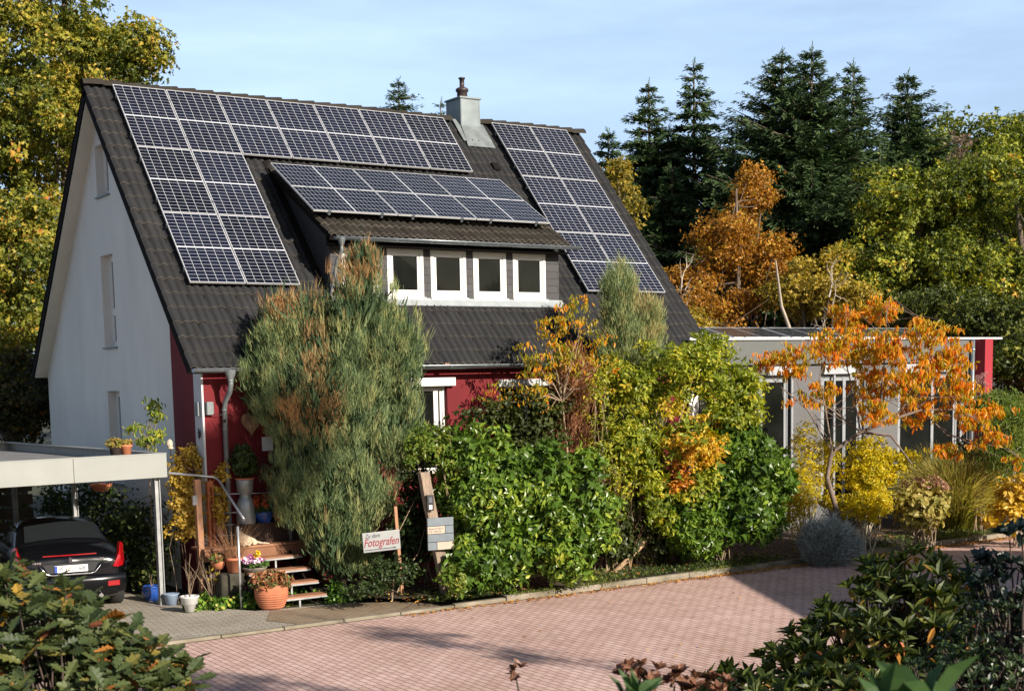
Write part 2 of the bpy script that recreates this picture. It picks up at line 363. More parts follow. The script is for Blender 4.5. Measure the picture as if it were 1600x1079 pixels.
# ================================================================== the house
PITCH = .842; T = tan(PITCH); RZ = 9.40; EY = 7.293*cos(PITCH); EZ = RZ-7.293*sin(PITCH); LX = 11.77
TILE = mat('roof_tile', (.031, .0315, .0335), .8, var=.3, scale=1.1, bump=.5, bscale=90, col2=(.017, .0175, .019), detail=9, spec=.25)
TILEB = mat('roof_tile_mossy', (.044, .040, .033), .88, var=.3, scale=2.3, bump=.6, bscale=60, col2=(.026, .021, .017), detail=9, spec=.2)
LICHEN = mat('lichen_edge', (.10, .088, .068), .95, var=.5, scale=3, col2=(.03, .026, .022), detail=9)
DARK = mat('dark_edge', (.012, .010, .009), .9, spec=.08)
RENDER = mat('white_render', (.80, .755, .705), .92, var=.07, scale=1.4, stretch=(1, 1, .35), bump=.35, bscale=220)
SOFFIT = mat('soffit_paint', (.66, .62, .54), .8, var=.05, scale=3)
RED = mat('red_render', (.165, .009, .0145), .88, var=.10, scale=1.6, bump=.3, bscale=160, col2=(.125, .007, .011))
ZINC = mat('zinc', (.42, .46, .49), .38, .75, var=.18, scale=4, col2=(.28, .32, .35))
ZINCD = mat('zinc_grey', (.21, .235, .245), .55, .3, var=.15, scale=3, col2=(.14, .16, .17))
WHITE = mat('white_frame', (.70, .69, .66), .45, var=.04)
GLASS = mat('window_glass', (.008, .009, .008), .03, var=.5, scale=1.5, spec=.22)
SLATE = brickmat('slate_siding', (.075, .075, .082), (.09, .09, .097), (.04, .04, .045), .62, .145, .006, bump=.5, var=.15)
SLATE.node_tree.nodes['Mapping'].inputs['Rotation'].default_value = (rad(90), 0, 0)

house = thing('house', 'steep roofed white and red house with dark tiles, dormer and roof of solar panels', 'house', (0, 0, 0))
def tiles(x0, x1, py, pz, pitch, slen, sgn=-1, course=.347, step=.0188, seed=1, amp=.024):
    """tile surface hanging down from the line (py,pz): rolls across x, stepped courses down the slope"""
    rng = np.random.default_rng(seed); nx_ = int((x1-x0)/step)+1; X = np.linspace(x0, x1, nx_)
    prof = amp*(2*np.abs(np.sin(pi*(X-x0)/.15))**1.3-1)+amp*.3*np.cos(2*pi*(X-x0)/.30)
    n = int(math.ceil(slen/course)); mb = MB(); ti = ((X-x0)/.30).astype(int)
    for c in range(n):
        s0, s1 = c*course, min((c+1)*course+.012, slen)
        jit = rng.normal(size=ti.max()+1)*.004; rowv = []
        sh = rng.normal(size=ti.max()+1)*.006
        for s, off in ((s0, -.014), (s1-.02, .012), (s1, .008), (s1+.001, -.012)):
            o = prof*(1 if off > -.013 or s == s0 else .8)+off+jit[ti]; ss = s+(sh[ti] if s > s0 else 0)
            Y = py+sgn*(ss*cos(pitch)+o*sin(pitch)); Z = pz-ss*sin(pitch)+o*cos(pitch)
            rowv.append(np.stack([X, Y+0*X, Z], 1))
        vs_ = np.concatenate(rowv).tolist()
        f = []
        for r in range(3):
            for i in range(nx_-1):
                q = (r*nx_+i, (r+1)*nx_+i, (r+1)*nx_+i+1, r*nx_+i+1); f.append(q if sgn < 0 else q[::-1])
        mb.add(vs_, f, True); n1 = nx_-1
        mb.mi[-n1:] = [1]*n1
    return mb
roof = tiles(0, LX, 0, RZ, PITCH, 7.293).build('roof', [TILE, LICHEN], house)
tiles(0, LX, 0, RZ, PITCH, 7.293, sgn=1, step=.05, seed=5).build('roof', [TILE, LICHEN], house)
# slabs under the tiles with dark edges
def slab(mb, x0, x1, y0, z0, pitch, s0, s1, sgn, o0, o1):
    def q(s, o): return (y0+sgn*(s*cos(pitch)+o*sin(pitch)), z0-s*sin(pitch)+o*cos(pitch))
    mb.prism([q(s0, o1), q(s1, o1), q(s1, o0), q(s0, o0)], 0, x0, x1)
b = MB(); slab(b, .012, LX-.012, 0, RZ, PITCH, .1, 7.27, -1, -.20, -.035); slab(b, .012, LX-.012, 0, RZ, PITCH, .1, 7.27, 1, -.20, -.035)
b.build('roof_edge', DARK, house)
b = MB(); slab(b, .04, .36, 0, RZ, PITCH, .25, 7.2, 1, -.235, -.205); slab(b, .04, .36, 0, RZ, PITCH, .25, 7.2, -1, -.235, -.205)
b.build('soffit', SOFFIT, house)
b = MB(); b.b2((.03, 4.62, 3.72), (.4, 5.02, 3.80)); b.build('fascia', DARK, house)
b = MB(); k = 0; x = -.03; rr = random.Random(2)
while x < LX-.1:
    if not (8.3 < x+.2 < 8.9):
        z = RZ+.03+rr.uniform(-.006, .006); r0 = .125; vs_ = []
        for xx, r, dz in ((x, r0*.90, -.006), (x+.06, r0*.93, 0), (x+.385, r0*1.06, .012), (x+.40, r0*.98, .012)):
            for a in range(9): w = pi*a/8; vs_.append((xx, -r*cos(w)*1.15, z+dz+r*sin(w)-.06))
        b.add(vs_, [(i*9+a, i*9+a+1, (i+1)*9+a+1, (i+1)*9+a) for i in range(3) for a in range(8)], True)
    x += .372
b.build('ridge_caps', TILEB, roof)

# gable walls ---------------------------------------------------------
GX = .30; WY = 4.55
def under(y, o=-.2): return RZ+(o/cos(PITCH))-abs(y)*T-.0
gaps = [(1.75, 3.565), (4.425, 6.20), (7.335, 8.30)]     # window openings, y -.29...45
for gx0, gx1, side in ((GX, GX+.28, 'left'), (LX-GX-.28, LX-GX, 'right')):
    b = MB(); ya, yb = -.29, .44
    lim = -3.17 if side == 'left' else -WY
    b.prism([(WY, 0), (WY, under(WY)), (yb, under(yb)), (yb, 0)], 0, gx0, gx1)
    b.prism([(ya, 0), (ya, under(ya)), (lim, under(lim)), (lim, 0)], 0, gx0, gx1)
    zz = 0
    for z0, z1 in (gaps if side == 'left' else []):
        b.b2((gx0, ya, zz), (gx1, yb, z0)); zz = z1
    b.prism([(ya, zz), (yb, zz), (yb, under(yb)), (0, under(0)), (ya, under(ya))], 0, gx0, gx1)
    b.build('gable_wall', RENDER, house)
b = MB(); b.prism([(-3.17, 0), (-3.17, under(-3.17)), (-4.2, under(-4.2)), (-4.2, 0)], 0, GX+.003, GX+.28); b.build('side_wall', RED, house)
b = MB(); b.b2((GX-.004, -4.553, 0), (GX+.03, -4.2, under(-4.56))); b.build('corner_pillar', mat('pillar_paint', (.55, .55, .56), .85, var=.05), house)

def ring(mb, axis, a0, a1, u0, u1, z0, z1, w, wb=None):
    wb = wb or w
    for (p, q, r, s) in ((u0, u1, z1-w, z1), (u0, u1, z0, z0+wb), (u0, u0+w, z0+wb, z1-w), (u1-w, u1, z0+wb, z1-w)):
        if axis == 1: mb.b2((p, a0, r), (q, a1, s))
        else: mb.b2((a0, p, r), (a1, q, s))
def front_window(par, y, x0, x1, z0, z1, fm=WHITE, w1=.055, w2=.05, sill=True, mull=None, rec=.0):
    """a window looking to -Y: outer frame, sash, pane"""
    b = MB(); ring(b, 1, y, y+.09, x0, x1, z0, z1, w1); ring(b, 1, y+.015, y+.075, x0+w1+.004, x1-w1-.004, z0+w1+.004, z1-w1-.004, w2)
    if mull: b.b2((mull-.05, y+.004, z0+w1), (mull+.05, y+.08, z1-w1))
    f = b.build('window', fm, par, bevel=.004)
    b = MB(); b.b2((x0+w1+w2, y+.04, z0+w1+w2), (x1-w1-w2, y+.05, z1-w1-w2)); b.build('pane', GLASS, f)
    if sill:
        b = MB(); b.b2((x0-.02, y-.05, z0-.05), (x1+.02, y+.04, z0-.004)); b.build('sill', WHITE, f)
    return f
for z0, z1 in gaps:
    ya, yb = -.29, .44; b = MB(); fx = GX+.16; ring(b, 0, fx, fx+.08, ya, yb, z0, z1, .06); ring(b, 0, fx+.012, fx+.065, ya+.064, yb-.064, z0+.064, z1-.064, .05)
    if z1-z0 > 1.5: b.b2((fx+.002, ya+.05, z0+.62), (fx+.075, yb-.05, z0+.76))
    f = b.build('window', mat('shade_lifted_white_frame', (.88, .87, .85), .4, var=.02), house); b = MB(); b.b2((fx+.035, ya+.1, z0+.1), (fx+.045, yb-.1, z1-.1)); b.build('pane', GLASS, f)  # whiter copy of the frame paint, lifting the shaded gable frames by colour
    b = MB(); b.b2((GX-.045, ya-.03, z0-.035), (GX+.20, yb+.03, z0-.004)); b.build('sill', ZINCD, f)
# dark rooms behind the panes are closed by an inner box
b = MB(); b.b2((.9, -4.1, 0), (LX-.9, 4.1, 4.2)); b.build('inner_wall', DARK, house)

# front wall ----------------------------------------------------------
def wall_y(mb, y0, y1, x0, x1, z0, z1, holes):
    xx = x0
    for hx0, hx1, hz0, hz1 in sorted(holes):
        mb.b2((xx, y0, z0), (hx0, y1, z1)); mb.b2((hx0, y0, z0), (hx1, y1, hz0)); mb.b2((hx0, y0, hz1), (hx1, y1, z1)); xx = hx1
    mb.b2((xx, y0, z0), (x1, y1, z1))
wh = [(1.55, 2.5, .95, 3.05), (4.05, 5.17, 1.9, 3.56), (6.35, 7.7, 1.9, 3.56), (9.0, 10.4, 1.9, 3.56)]
b = MB(); wall_y(b, -4.55, -4.25, GX+.03, LX-GX-.28, 0, 4.12, wh); b.build('front_wall', RED, house)
for x0, x1, z0, z1 in wh[1:]:
    f = front_window(house, -4.46, x0, x1, z0, z1, mull=x1-.2 if x1 < 6 else (x0+x1)/2)
b = MB(); b.b2((4.0, -4.66, 3.545), (5.30, -4.551, 3.70)); b.build('blind_box', WHITE, house, bevel=.006)
b = MB(); b.b2((6.3, -4.64, 3.50), (7.75, -4.551, 3.64)); b.build('blind_box', mat('grey_blind', (.45, .46, .46), .6), house, bevel=.006)
b = MB(); ring(b, 1, -4.47, -4.38, 1.55, 2.5, .95, 3.05, .09); b.b2((1.65, -4.44, 1.0), (2.4, -4.40, 2.95)); d = b.build('door', mat('door_dark', (.05, .03, .028), .5), house)
b = MB(); b.b2((1.85, -4.452, 1.7), (2.2, -4.441, 2.8)); b.build('pane', GLASS, d)
b = MB(); b.tube([(2.33, -4.49, 1.8), (2.33, -4.49, 2.1)], .012); b.build('handle', ZINC, d)
for x in (1.2, 3.0, 5.0, 7.0, 9.0, 11.0): MB().b2((x-.05, -4.86, 3.87), (x+.05, -4.56, 3.97)).build('rafter_end', mat('timber_brown', (.22, .12, .07), .8), house)

def gutter(par, x0, x1, y, z, r=.065, name='gutter', back=True):
    b = MB(); vs_ = []; n = 10
    for x in (x0, x1):
        for rr_ in (r, r-.006):
            for k in range(n+1): w = pi+pi*k/n; vs_.append((x, y+rr_*cos(w), z+rr_*sin(w)))
    m_ = n+1; f = []
    for k in range(n): f += [(k, k+1, 2*m_+k+1, 2*m_+k), (m_+k, 3*m_+k, 3*m_+k+1, m_+k+1)]
    for e in (0, 2*m_):
        for k in range(n): f.append((e+k, e+m_+k, e+m_+k+1, e+k+1))
    b.add(vs_, f, True); b.tube([(x0, y-r, z), (x1, y-r, z)], .011, 8)
    for x in (x0+.004, x1-.004):
        b.add([(x, y+r*cos(pi+pi*k/n), z+r*sin(pi+pi*k/n)) for k in range(n+1)], [tuple(range(n+1))])
    x = x0+.5
    while x < x1:
        vs2 = []
        for xx in (x-.015, x+.015):
            for k in range(n+1): w = pi+pi*k/n; vs2.append((xx, y+(r+.004)*cos(w), z+(r+.004)*sin(w)))
        b.add(vs2, [(k, k+1, m_+k+1, m_+k) for k in range(n)], True); x += .75
    return b.build(name, ZINC, par)
gu = gutter(house, 0, LX, -4.965, 3.925)
b = MB(); b.lathe([(.10, 0), (.095, -.05), (.05, -.16), (.045, -.17)], (.66, -4.965, 3.90), 14)
b.tube([(.66, -4.965, 3.76), (.66, -4.965, 3.66), (.66, -4.90, 3.53), (.66, -4.70, 3.38), (.66, -4.64, 3.25), (.66, -4.64, .1)], .044, 12)
for z in (3.72, 3.22, 2.9, 2.0): b.tube([(.66, -4.64 if z < 3.5 else -4.965, z-.02), (.66, -4.64 if z < 3.5 else -4.965, z+.02)], .05, 12)
b.build('downpipe', ZINCD, house)
b = MB(); b.tube([(.45, -4.66, 3.16), (.86, -4.62, 3.12)], .006, 6); b.tube([(.6, -4.70, 3.12), (.72, -4.6, 3.2)], .006, 6); b.ball((.63, -4.70, 3.04), .03); b.build('cable_clip', mat('black_plastic', (.02, .02, .022), .4), house)

# dormer ---------------------------------------------------------------
DP = rad(30.5); DX0, DX1, DY, DEY, DEZ = 3.2, 8.40, -3.75, -4.07, 6.32
def drz(y, o=0): return DEZ+tan(DP)*(y-DEY)+o
ym = -(RZ-DEZ+tan(DP)*DEY)/(T-tan(DP))            # where it meets the main roof
slen = (ym-DEY)/cos(DP)
dr = tiles(3.08, 8.5, ym, drz(ym), DP, slen, seed=9).build('dormer_roof', [TILEB, LICHEN], house)
b = MB(); slab(b, 3.09, 8.49, ym, drz(ym), DP, .2, slen-.02, -1, -.12, -.03); b.build('dormer_roof_edge', DARK, dr)
b = MB(); b.b2((3.12, -4.04, 6.14), (8.46, -3.79, 6.175)); b.build('dormer_soffit', DARK, dr)
ww = [(533, 592.5), (604.7, 662), (672.5, 728.5), (739, 791), (801, 852.5)]
wz0, wz1 = 5.235, 6.145
dwx = [(atY(a, 430, DY)[0], atY(c, 430, DY)[0]) for a, c in ww]
b = MB(); wall_y(b, DY, DY+.12, DX0, DX1, 4.95, 6.20, [(a, c, wz0, wz1) for a, c in dwx])
b.build('dormer_wall', SLATE, house)
b = MB()
for x0, x1 in ((DX0, DX0+.05), (DX1-.05, DX1)):
    b = MB(); b.prism([(DY+.12, 5.0), (DY+.12, drz(DY+.12)-.13), (ym+.3, drz(ym+.3)-.13), (ym+.3, drz(ym+.3)-.6)], 0, x0, x1)
    b.build('dormer_cheek', mat('slate_cheek', (.035, .035, .04), .6, var=.3, scale=6, stretch=(1, 1, 6)), house)
for a, c in dwx: front_window(house, DY-.012, a+.005, c-.005, wz0+.005, wz1-.005, w1=.075, w2=.055)
b = MB(); b.b2((DX0+.05, DY-.05, 5.185), (DX1, DY-.004, 5.215)); slab(b, DX0, DX1+.05, DY-.0, 5.205, PITCH, .0, .20, -1, .012, .03); b.build('apron_flashing', mat('lead_pale', (.33, .36, .38), .6, .2, var=.1), house)
b = MB(); slab(b, DX0-.15, DX0+.0, ym, RZ+T*ym, PITCH, .0, 3.3, -1, .02, .035); b.build('valley_flashing', DARK, house)
gutter(dr, 3.12, 8.62, -4.17, 6.27, r=.058, name='dormer_gutter')
b = MB(); b.lathe([(.075, 0), (.07, -.05), (.04, -.14), (.035, -.15)], (3.24, -4.17, 6.26), 12); b.tube([(3.24, -4.17, 6.15), (3.24, -4.17, 6.02), (3.2, -4.05, 5.86), (3.12, -3.9, 5.2), (3.12, -4.0, 5.0)], .033, 10); b.build('dormer_downpipe', ZINCD, dr)

# chimney ----------------------------------------------------------------
CHX0, CHX1, CHY0, CHY1 = 8.36, 8.87, -.20, .42
CHM = mat('zinc_cladding', (.20, .235, .245), .5, .3, var=.14, scale=3.5, col2=(.14, .17, .18), bump=.1, bscale=6)
b = MB(); b.b2((CHX0, CHY0, 8.5), (CHX1, CHY1, 9.86)); b.b2((CHX0+.018, CHY0-.006, 9.22), (CHX0+.03, CHY0, 9.86)); b.b2((CHX1-.03, CHY0-.006, 9.22), (CHX1-.018, CHY0, 9.86)); ch = b.build('chimney', CHM, roof)
b = MB(); b.b2((CHX0-.03, CHY0-.03, 9.86), (CHX1+.03, CHY1+.03, 9.90)); b.build('cap', CHM, ch, bevel=.006)
b = MB(); b.lathe([(.12, 0), (.115, .16), (.145, .17), (.145, .22), (.10, .25), (.055, .25), (.052, .44), (.075, .44), (.075, .47), (0, .48)], ((CHX0+CHX1)/2-.02, .1, 9.90), 18); b.build('flue', mat('flue_black', (.045, .03, .03), .5), ch)
b = MB(); lead = mat('lead_flashing', (.19, .215, .22), .6, .3, var=.2, scale=5)
def rz(y, o=0): return RZ+T*y+o
vs_ = [(CHX0, CHY0-.005, rz(-.2, .10)), (CHX1, CHY0-.005, rz(-.2, .10)), (CHX1+.12, -.48, rz(-.48, .06)), (CHX0-.05, -.48, rz(-.48, .06)), (CHX1+.14, -.60, rz(-.60, .035)), (CHX0-.08, -.60, rz(-.60, .035))]
b.add(vs_, [(0, 3, 2, 1), (3, 5, 4, 2)])
slab(b, CHX0-.13, CHX0-.001, 0, RZ, PITCH, .0, .72, -1, .025, .04); slab(b, CHX1+.001, CHX1+.13, 0, RZ, PITCH, .0, .72, -1, .025, .04)
b.build('flashing', lead, ch)
# a missing tile with a vent below the chimney
P = (8.75, -1.0); b = MB(); b.box((8.7, -1.05, rz(-1.05, .05)), (.16, .22, .06), rot=Matrix.Rotation(PITCH, 3, 'X')); b.build('roof_vent', DARK, roof)

# ------------------------------------------------------------------ solar panels
def panelmat():
    m, nt, L = nodes('solar_cells')
    uv = N(nt, 'ShaderNodeUVMap'); uv.uv_map = 'UVMap'; sp = N(nt, 'ShaderNodeSeparateXYZ'); L(uv.outputs[0], sp.inputs[0])
    def line(sock, n, w):
        a = N(nt, 'ShaderNodeMath', operation='MULTIPLY'); a.inputs[1].default_value = n; L(sock, a.inputs[0])
        f = N(nt, 'ShaderNodeMath', operation='PINGPONG'); f.inputs[1].default_value = .5; L(a.outputs[0], f.inputs[0])
        g_ = N(nt, 'ShaderNodeMath', operation='LESS_THAN'); g_.inputs[1].default_value = w*n; L(f.outputs[0], g_.inputs[0]); return g_.outputs[0]
    u = line(sp.outputs[0], 6, .0034); v = line(sp.outputs[1], 20, .0015)
    d = N(nt, 'ShaderNodeMath', operation='SUBTRACT'); d.inputs[1].default_value = .5; L(sp.outputs[1], d.inputs[0])
    ab = N(nt, 'ShaderNodeMath', operation='ABSOLUTE'); L(d.outputs[0], ab.inputs[0]); mid = N(nt, 'ShaderNodeMath', operation='LESS_THAN'); mid.inputs[1].default_value = .0095; L(ab.outputs[0], mid.inputs[0])
    m1 = N(nt, 'ShaderNodeMath', operation='MAXIMUM'); L(u, m1.inputs[0]); L(v, m1.inputs[1]); m2 = N(nt, 'ShaderNodeMath', operation='MAXIMUM'); L(m1.outputs[0], m2.inputs[0]); L(mid.outputs[0], m2.inputs[1])
    t = N(nt, 'ShaderNodeTexCoord'); no = N(nt, 'ShaderNodeTexNoise'); no.inputs['Scale'].default_value = 2.5; L(t.outputs['Object'], no.inputs['Vector'])
    oi = N(nt, 'ShaderNodeObjectInfo'); ad = N(nt, 'ShaderNodeMath', operation='ADD'); mu = N(nt, 'ShaderNodeMath', operation='MULTIPLY'); mu.inputs[1].default_value = .5; L(oi.outputs['Random'], mu.inputs[0]); L(mu.outputs[0], ad.inputs[0]); L(no.outputs['Fac'], ad.inputs[1])
    r = N(nt, 'ShaderNodeValToRGB'); r.color_ramp.elements[0].position = .35; r.color_ramp.elements[1].position = 1.0; r.color_ramp.elements[0].color = (.003, .0035, .007, 1); r.color_ramp.elements[1].color = (.008, .010, .024, 1); L(ad.outputs[0], r.inputs[0])
    mxx = N(nt, 'ShaderNodeMixRGB'); L(m2.outputs[0], mxx.inputs[0]); L(r.outputs[0], mxx.inputs[1]); mxx.inputs[2].default_value = (.46, .48, .52, 1)
    p = N(nt, 'ShaderNodeBsdfPrincipled'); p.inputs['Roughness'].default_value = .12; p.inputs['Specular IOR Level'].default_value = .45; L(mxx.outputs[0], p.inputs['Base Color'])
    o = N(nt, 'ShaderNodeOutputMaterial'); L(p.outputs[0], o.inputs[0]); return m
CELLS = panelmat(); ALU = mat('aluminium', (.72, .73, .75), .4, .5, var=.03)
PW, PH = 1.06, 1.775
def make_panel():
    root = bpy.data.objects.new('solar_panel', None); COL.objects.link(root); root.empty_display_size = .2
    w, h = PW-.02, PH-.02; b = MB(); a = .013
    for p, q in (((-w/2, -h/2), (w/2, -h/2+a)), ((-w/2, h/2-a), (w/2, h/2)), ((-w/2, -h/2+a), (-w/2+a, h/2-a)), ((w/2-a, -h/2+a), (w/2, h/2-a))): b.b2((p[0], p[1], -.035), (q[0], q[1], 0))
    b.build('frame', ALU, root)
    g_ = MB(); g_.add([(-w/2+a, -h/2+a, -.003), (w/2-a, -h/2+a, -.003), (w/2-a, h/2-a, -.003), (-w/2+a, h/2-a, -.003)], [(0, 1, 2, 3)])
    g_.add([(-w/2+a, -h/2+a, -.030), (w/2-a, -h/2+a, -.030), (w/2-a, h/2-a, -.030), (-w/2+a, h/2-a, -.030)], [(0, 3, 2, 1)])
    o = g_.build('glass', CELLS, root); uvl = o.data.uv_layers.new(name='UVMap')
    for i, c in enumerate([(0, 0), (1, 0), (1, 1), (0, 1), (0, 0), (0, 1), (1, 1), (1, 0)]): uvl.data[i].uv = c
    for sy in (-.55, .55):
        b = MB()
        for sx in (-w/2-.006, w/2+.006): b.box((sx, sy, -.012), (.03, .05, .035))
        b.box((0, sy, -.06), (PW, .045, .06)); b.build('rail', ZINC, root); b = MB()
    return root
proto = make_panel(); first = True
def put_panel(x, s, line=(0, RZ), pitch=PITCH, off=.13, land=False, label='', group=''):
    global first
    o = proto if first else copy_tree(proto); first = False
    Y = line[0]-s*cos(pitch)-off*sin(pitch); Z = line[1]-s*sin(pitch)+off*cos(pitch)
    o.location = (x, Y, Z); o.rotation_mode = 'XYZ'
    m_ = Matrix.Rotation(pitch, 3, 'X')
    if land: m_ = m_ @ Matrix.Rotation(rad(90), 3, 'Z')
    o.rotation_euler = m_.to_euler('XYZ'); tag(o, label, 'solar panel', group); return o
ordn = ['first', 'second', 'third', 'fourth', 'fifth', 'sixth', 'seventh']
X0, S0, XR, SR = .503, .107, 9.179, .102
for c in range(7):
    put_panel(X0+(c+.5)*PW, S0+.5*PH, label='upright black solar panel, %s from the left in the long top row under the ridge' % ordn[c], group='solar panels on the roof left of the chimney')
for r in (1, 2):
    for c in (0, 1):
        put_panel(X0+(c+.5)*PW, S0+(r+.5)*PH, label='upright black solar panel in the %s row of the left block, %s column' % (('middle', 'bottom')[r-1], ('gable side', 'dormer side')[c]), group='solar panels on the roof left of the chimney')
for r in range(3):
    for c in (0, 1):
        put_panel(XR+(c+.5)*PW, SR+(r+.5)*PH, label='upright black solar panel right of the chimney, %s row, %s column' % (('top', 'middle', 'bottom')[r], ('left', 'right')[c]), group='solar panels on the roof right of the chimney')
for r in range(2):
    for c in range(3):
        put_panel(2.95+(c+.5)*PH, .02+(r+.5)*PW, line=(-1.83, 7.885), pitch=rad(30.8), off=0, land=True, label='wide paler solar panel on the dormer roof, %s row, %s' % (('upper', 'lower')[r], ('left', 'middle', 'right')[c]), group='solar panels on the dormer roof')
b = MB()

# ------------------------------------------------------------------ small things on the house front
o = tag(MB().b2((GX-.05, -4.46, 3.13), (GX-.002, -4.34, 3.37)).build('wall_lamp', ZINCD, bevel=.005), 'small grey metal wall lamp on the side of the white corner pillar', 'lamp')
o = tag(MB().b2((GX+.05, -4.64, 3.15), (GX+.17, -4.552, 3.37)).build('wall_lamp', ZINCD, bevel=.005), 'small grey metal wall lamp facing the street beside the downpipe', 'lamp')
b = MB(); c0 = (GX-.02, -4.42, 2.83)
for k in range(7): a = 2*pi*k/7+.2; b.tube([(c0[0], c0[1], c0[2]), (c0[0]-.012, c0[1]+.07*cos(a), c0[2]+.10*sin(a))], [.018, .006], 5)
tag(b.build('iron_gecko_ornament', mat('black_iron', (.02, .02, .022), .6)), 'little black star shaped iron ornament on the white corner pillar', 'ornament')
pH = atY(392, 660, -4.62); pts = []
for k in range(28):
    a = 2*pi*k/28; pts.append((pH[0]+.011*16*sin(a)**3, pH[2]+.0135*(13*cos(a)-5*cos(2*a)-2*cos(3*a)-cos(4*a))))
b = MB(); b.prism(pts, 1, pH[1]-.03, pH[1]+.02)
tag(b.build('wooden_heart', mat('bark_wood', (.26, .15, .085), .85, var=.4, scale=20, stretch=(1, 1, .3)), bevel=.006), 'weathered wooden heart hanging on the red wall by the entrance', 'ornament')
pN = atY(418, 693, -4.57); b = MB(); b.box((pN[0], -4.565, pN[2]), (.20, .02, .24)); tag(b.build('wall_notice', mat('paper_white', (.75, .75, .74), .7)), 'white square sign on the red wall partly behind the juniper', 'sign')

# ================================================================== the flat-roofed wing
wing = thing('garden_wing', 'grey flat roofed extension with tall windows and a red end wall', 'extension', (0, 0, 0))
WYF = -4.6; WX0, WX1 = 11.48, 20.42
GREY = mat('grey_cladding', (.115, .115, .118), .8, var=.08, scale=3, bump=.15, bscale=30)
GREYF = mat('grey_fascia', (.105, .112, .11), .7, var=.05)
def wx(px, y=640): return float(atY(px, y, WYF)[0])
holes = [(wx(1186), wx(1237), .35, 3.62), (wx(1283), wx(1350), .35, 3.62), (wx(1403), wx(1500), .35, 3.62)]
b = MB(); wall_y(b, WYF, WYF+.25, WX0, WX1, 0, 3.84, holes); b.b2((WX1-.25, WYF+.25, 0), (WX1, 2.5, 3.84)); b.b2((WX0, 2.25, 0), (WX1-.25, 2.5, 3.84)); b.build('wall', GREY, wing)
b = MB(); b.b2((WX0-.38, WYF-.10, 3.84), (WX1, 2.6, 4.38)); b.build('fascia', GREYF, wing)
b = MB(); ring(b, 1, WYF-.14, WYF-.14+.001, 0, 0, 0, 0, 0) if False else None
b.b2((WX0-.42, WYF-.15, 4.38), (WX1+1.05, WYF+.12, 4.43)); b.b2((WX0-.2, 2.4, 4.38), (WX1+1.05, 2.65, 4.43)); b.b2((WX1+.80, WYF+.121, 4.38), (WX1+1.05, 2.399, 4.43)); b.build('coping', ALU, wing)
b = MB(); b.b2((WX0-.1, WYF+.12, 4.36), (WX1+.8, 2.4, 4.40)); b.build('flat_roof', mat('roof_gravel', (.35, .34, .32), .95, var=.3, scale=20), wing)
for a, c in ((wx(1196), wx(1240)), (wx(1283), wx(1332)), (wx(1410), wx(1482))):
    b = MB(); b.b2((a, WYF-.09, 3.60), (c, WYF-.002, 3.80)); b.build('blind_box', mat('white_metal', (.36, .38, .40), .5), wing, bevel=.008)
b = MB(); b.b2((WX1+.02, -5.02, 0), (WX1+.02+.30, 2.6, 4.38))
b.b2((WX1+.32, -4.2, 0), (WX1+1.0, 2.6, 4.378)); b.build('end_wall', mat('red_render_bright', (.30, .02, .032), .85, var=.06, scale=1.5, bump=.2, bscale=150), wing)
b = MB(); b.tube([(WX1-.12, WYF-.16, 4.36), (WX1-.12, WYF-.16, .1)], .055, 12); b.tube([(WX1-.12, WYF-.16, 4.1), (WX1-.12, WYF-.16, 4.15)], .064, 12); b.build('downpipe', ZINC, wing)
WF = mat('window_grey_white', (.26, .275, .29), .5, var=.05)
for i, (a, c, z0, z1) in enumerate(holes):
    f = front_window(wing, WYF+.06, a+.01, c-.01, z0+.01, z1-.01, fm=WF, w1=.09, w2=.07, sill=False, mull=(a*.42+c*.58) if i else None)
    b = MB(); b.b2((a+.1, WYF+.125, z0+.1), (a+.1+.22*(c-a), WYF+.13, z1-.12)); b.build('curtain', mat('curtain', (.35, .36, .36), .9), f)
b = MB()
for px in (1236, 1302, 1500): xx = wx(px); b = MB(); b.b2((xx-.03, WYF-.04, .3), (xx+.03, WYF-.003, 3.62)); b.build('blind_rail', WF, wing)
for i in range(5):
    xx = 12.15+i*1.83
    o = copy_tree(proto); m_ = Matrix.Rotation(rad(14), 3, 'X') @ Matrix.Rotation(rad(90), 3, 'Z'); o.rotation_euler = m_.to_euler('XYZ'); o.location = (xx, -3.4, 4.60)
    tag(o, 'low tilted pale solar panel on the flat roof, %s from the steep roof' % ordn[i], 'solar panel', 'solar panels on the flat roof')
    for ch in o.children:
        if ch.name.startswith('rail'): pass

# ================================================================== carport
cp = thing('carport', 'flat grey carport with pale metal fascia on slim posts beside the white gable', 'carport', (-.46, -4.80, 0), rad(4.5))
PALE = mat('pale_metal', (.285, .295, .28), .6, .05, var=.05, scale=2, col2=(.25, .26, .245))
PALED = mat('grey_metal', (.24, .24, .23), .6, .2, var=.1)
CL, CD = 5.6, 7.6; z0, z1 = 2.15, 2.535
b = MB()
for k, (a, c) in enumerate(((-1.58, 0), (-3.16, -1.586), (-4.74, -3.166), (-CL, -4.746))): b.b2((a, 0, z0), (c, .03, z1))
b.build('fascia', PALE, cp, bevel=.004)
b = MB(); b.b2((-.03, .03, z0), (0, CD, z1)); b.b2((-CL, CD-.03, z0), (-.03, CD, z1)); b.b2((-CL, .03, z0), (-CL+.03, CD-.03, z1)); b.build('fascia', PALED, cp)
b = MB(); b.b2((-CL, -.004, z1), (.004, .10, z1+.02)); b.b2((-.12, .10, z1), (.004, CD-.1, z1+.02)); b.b2((-CL, CD-.1, z1), (.004, CD+.004, z1+.02)); b.build('coping', PALE, cp, bevel=.003)
b = MB(); b.b2((-CL+.03, .03, z0+.16), (-.03, CD-.03, z0+.23)); b.b2((-CL+.05, CD-1.3, z0+.23), (-1.9, CD-.05, z0+.34))
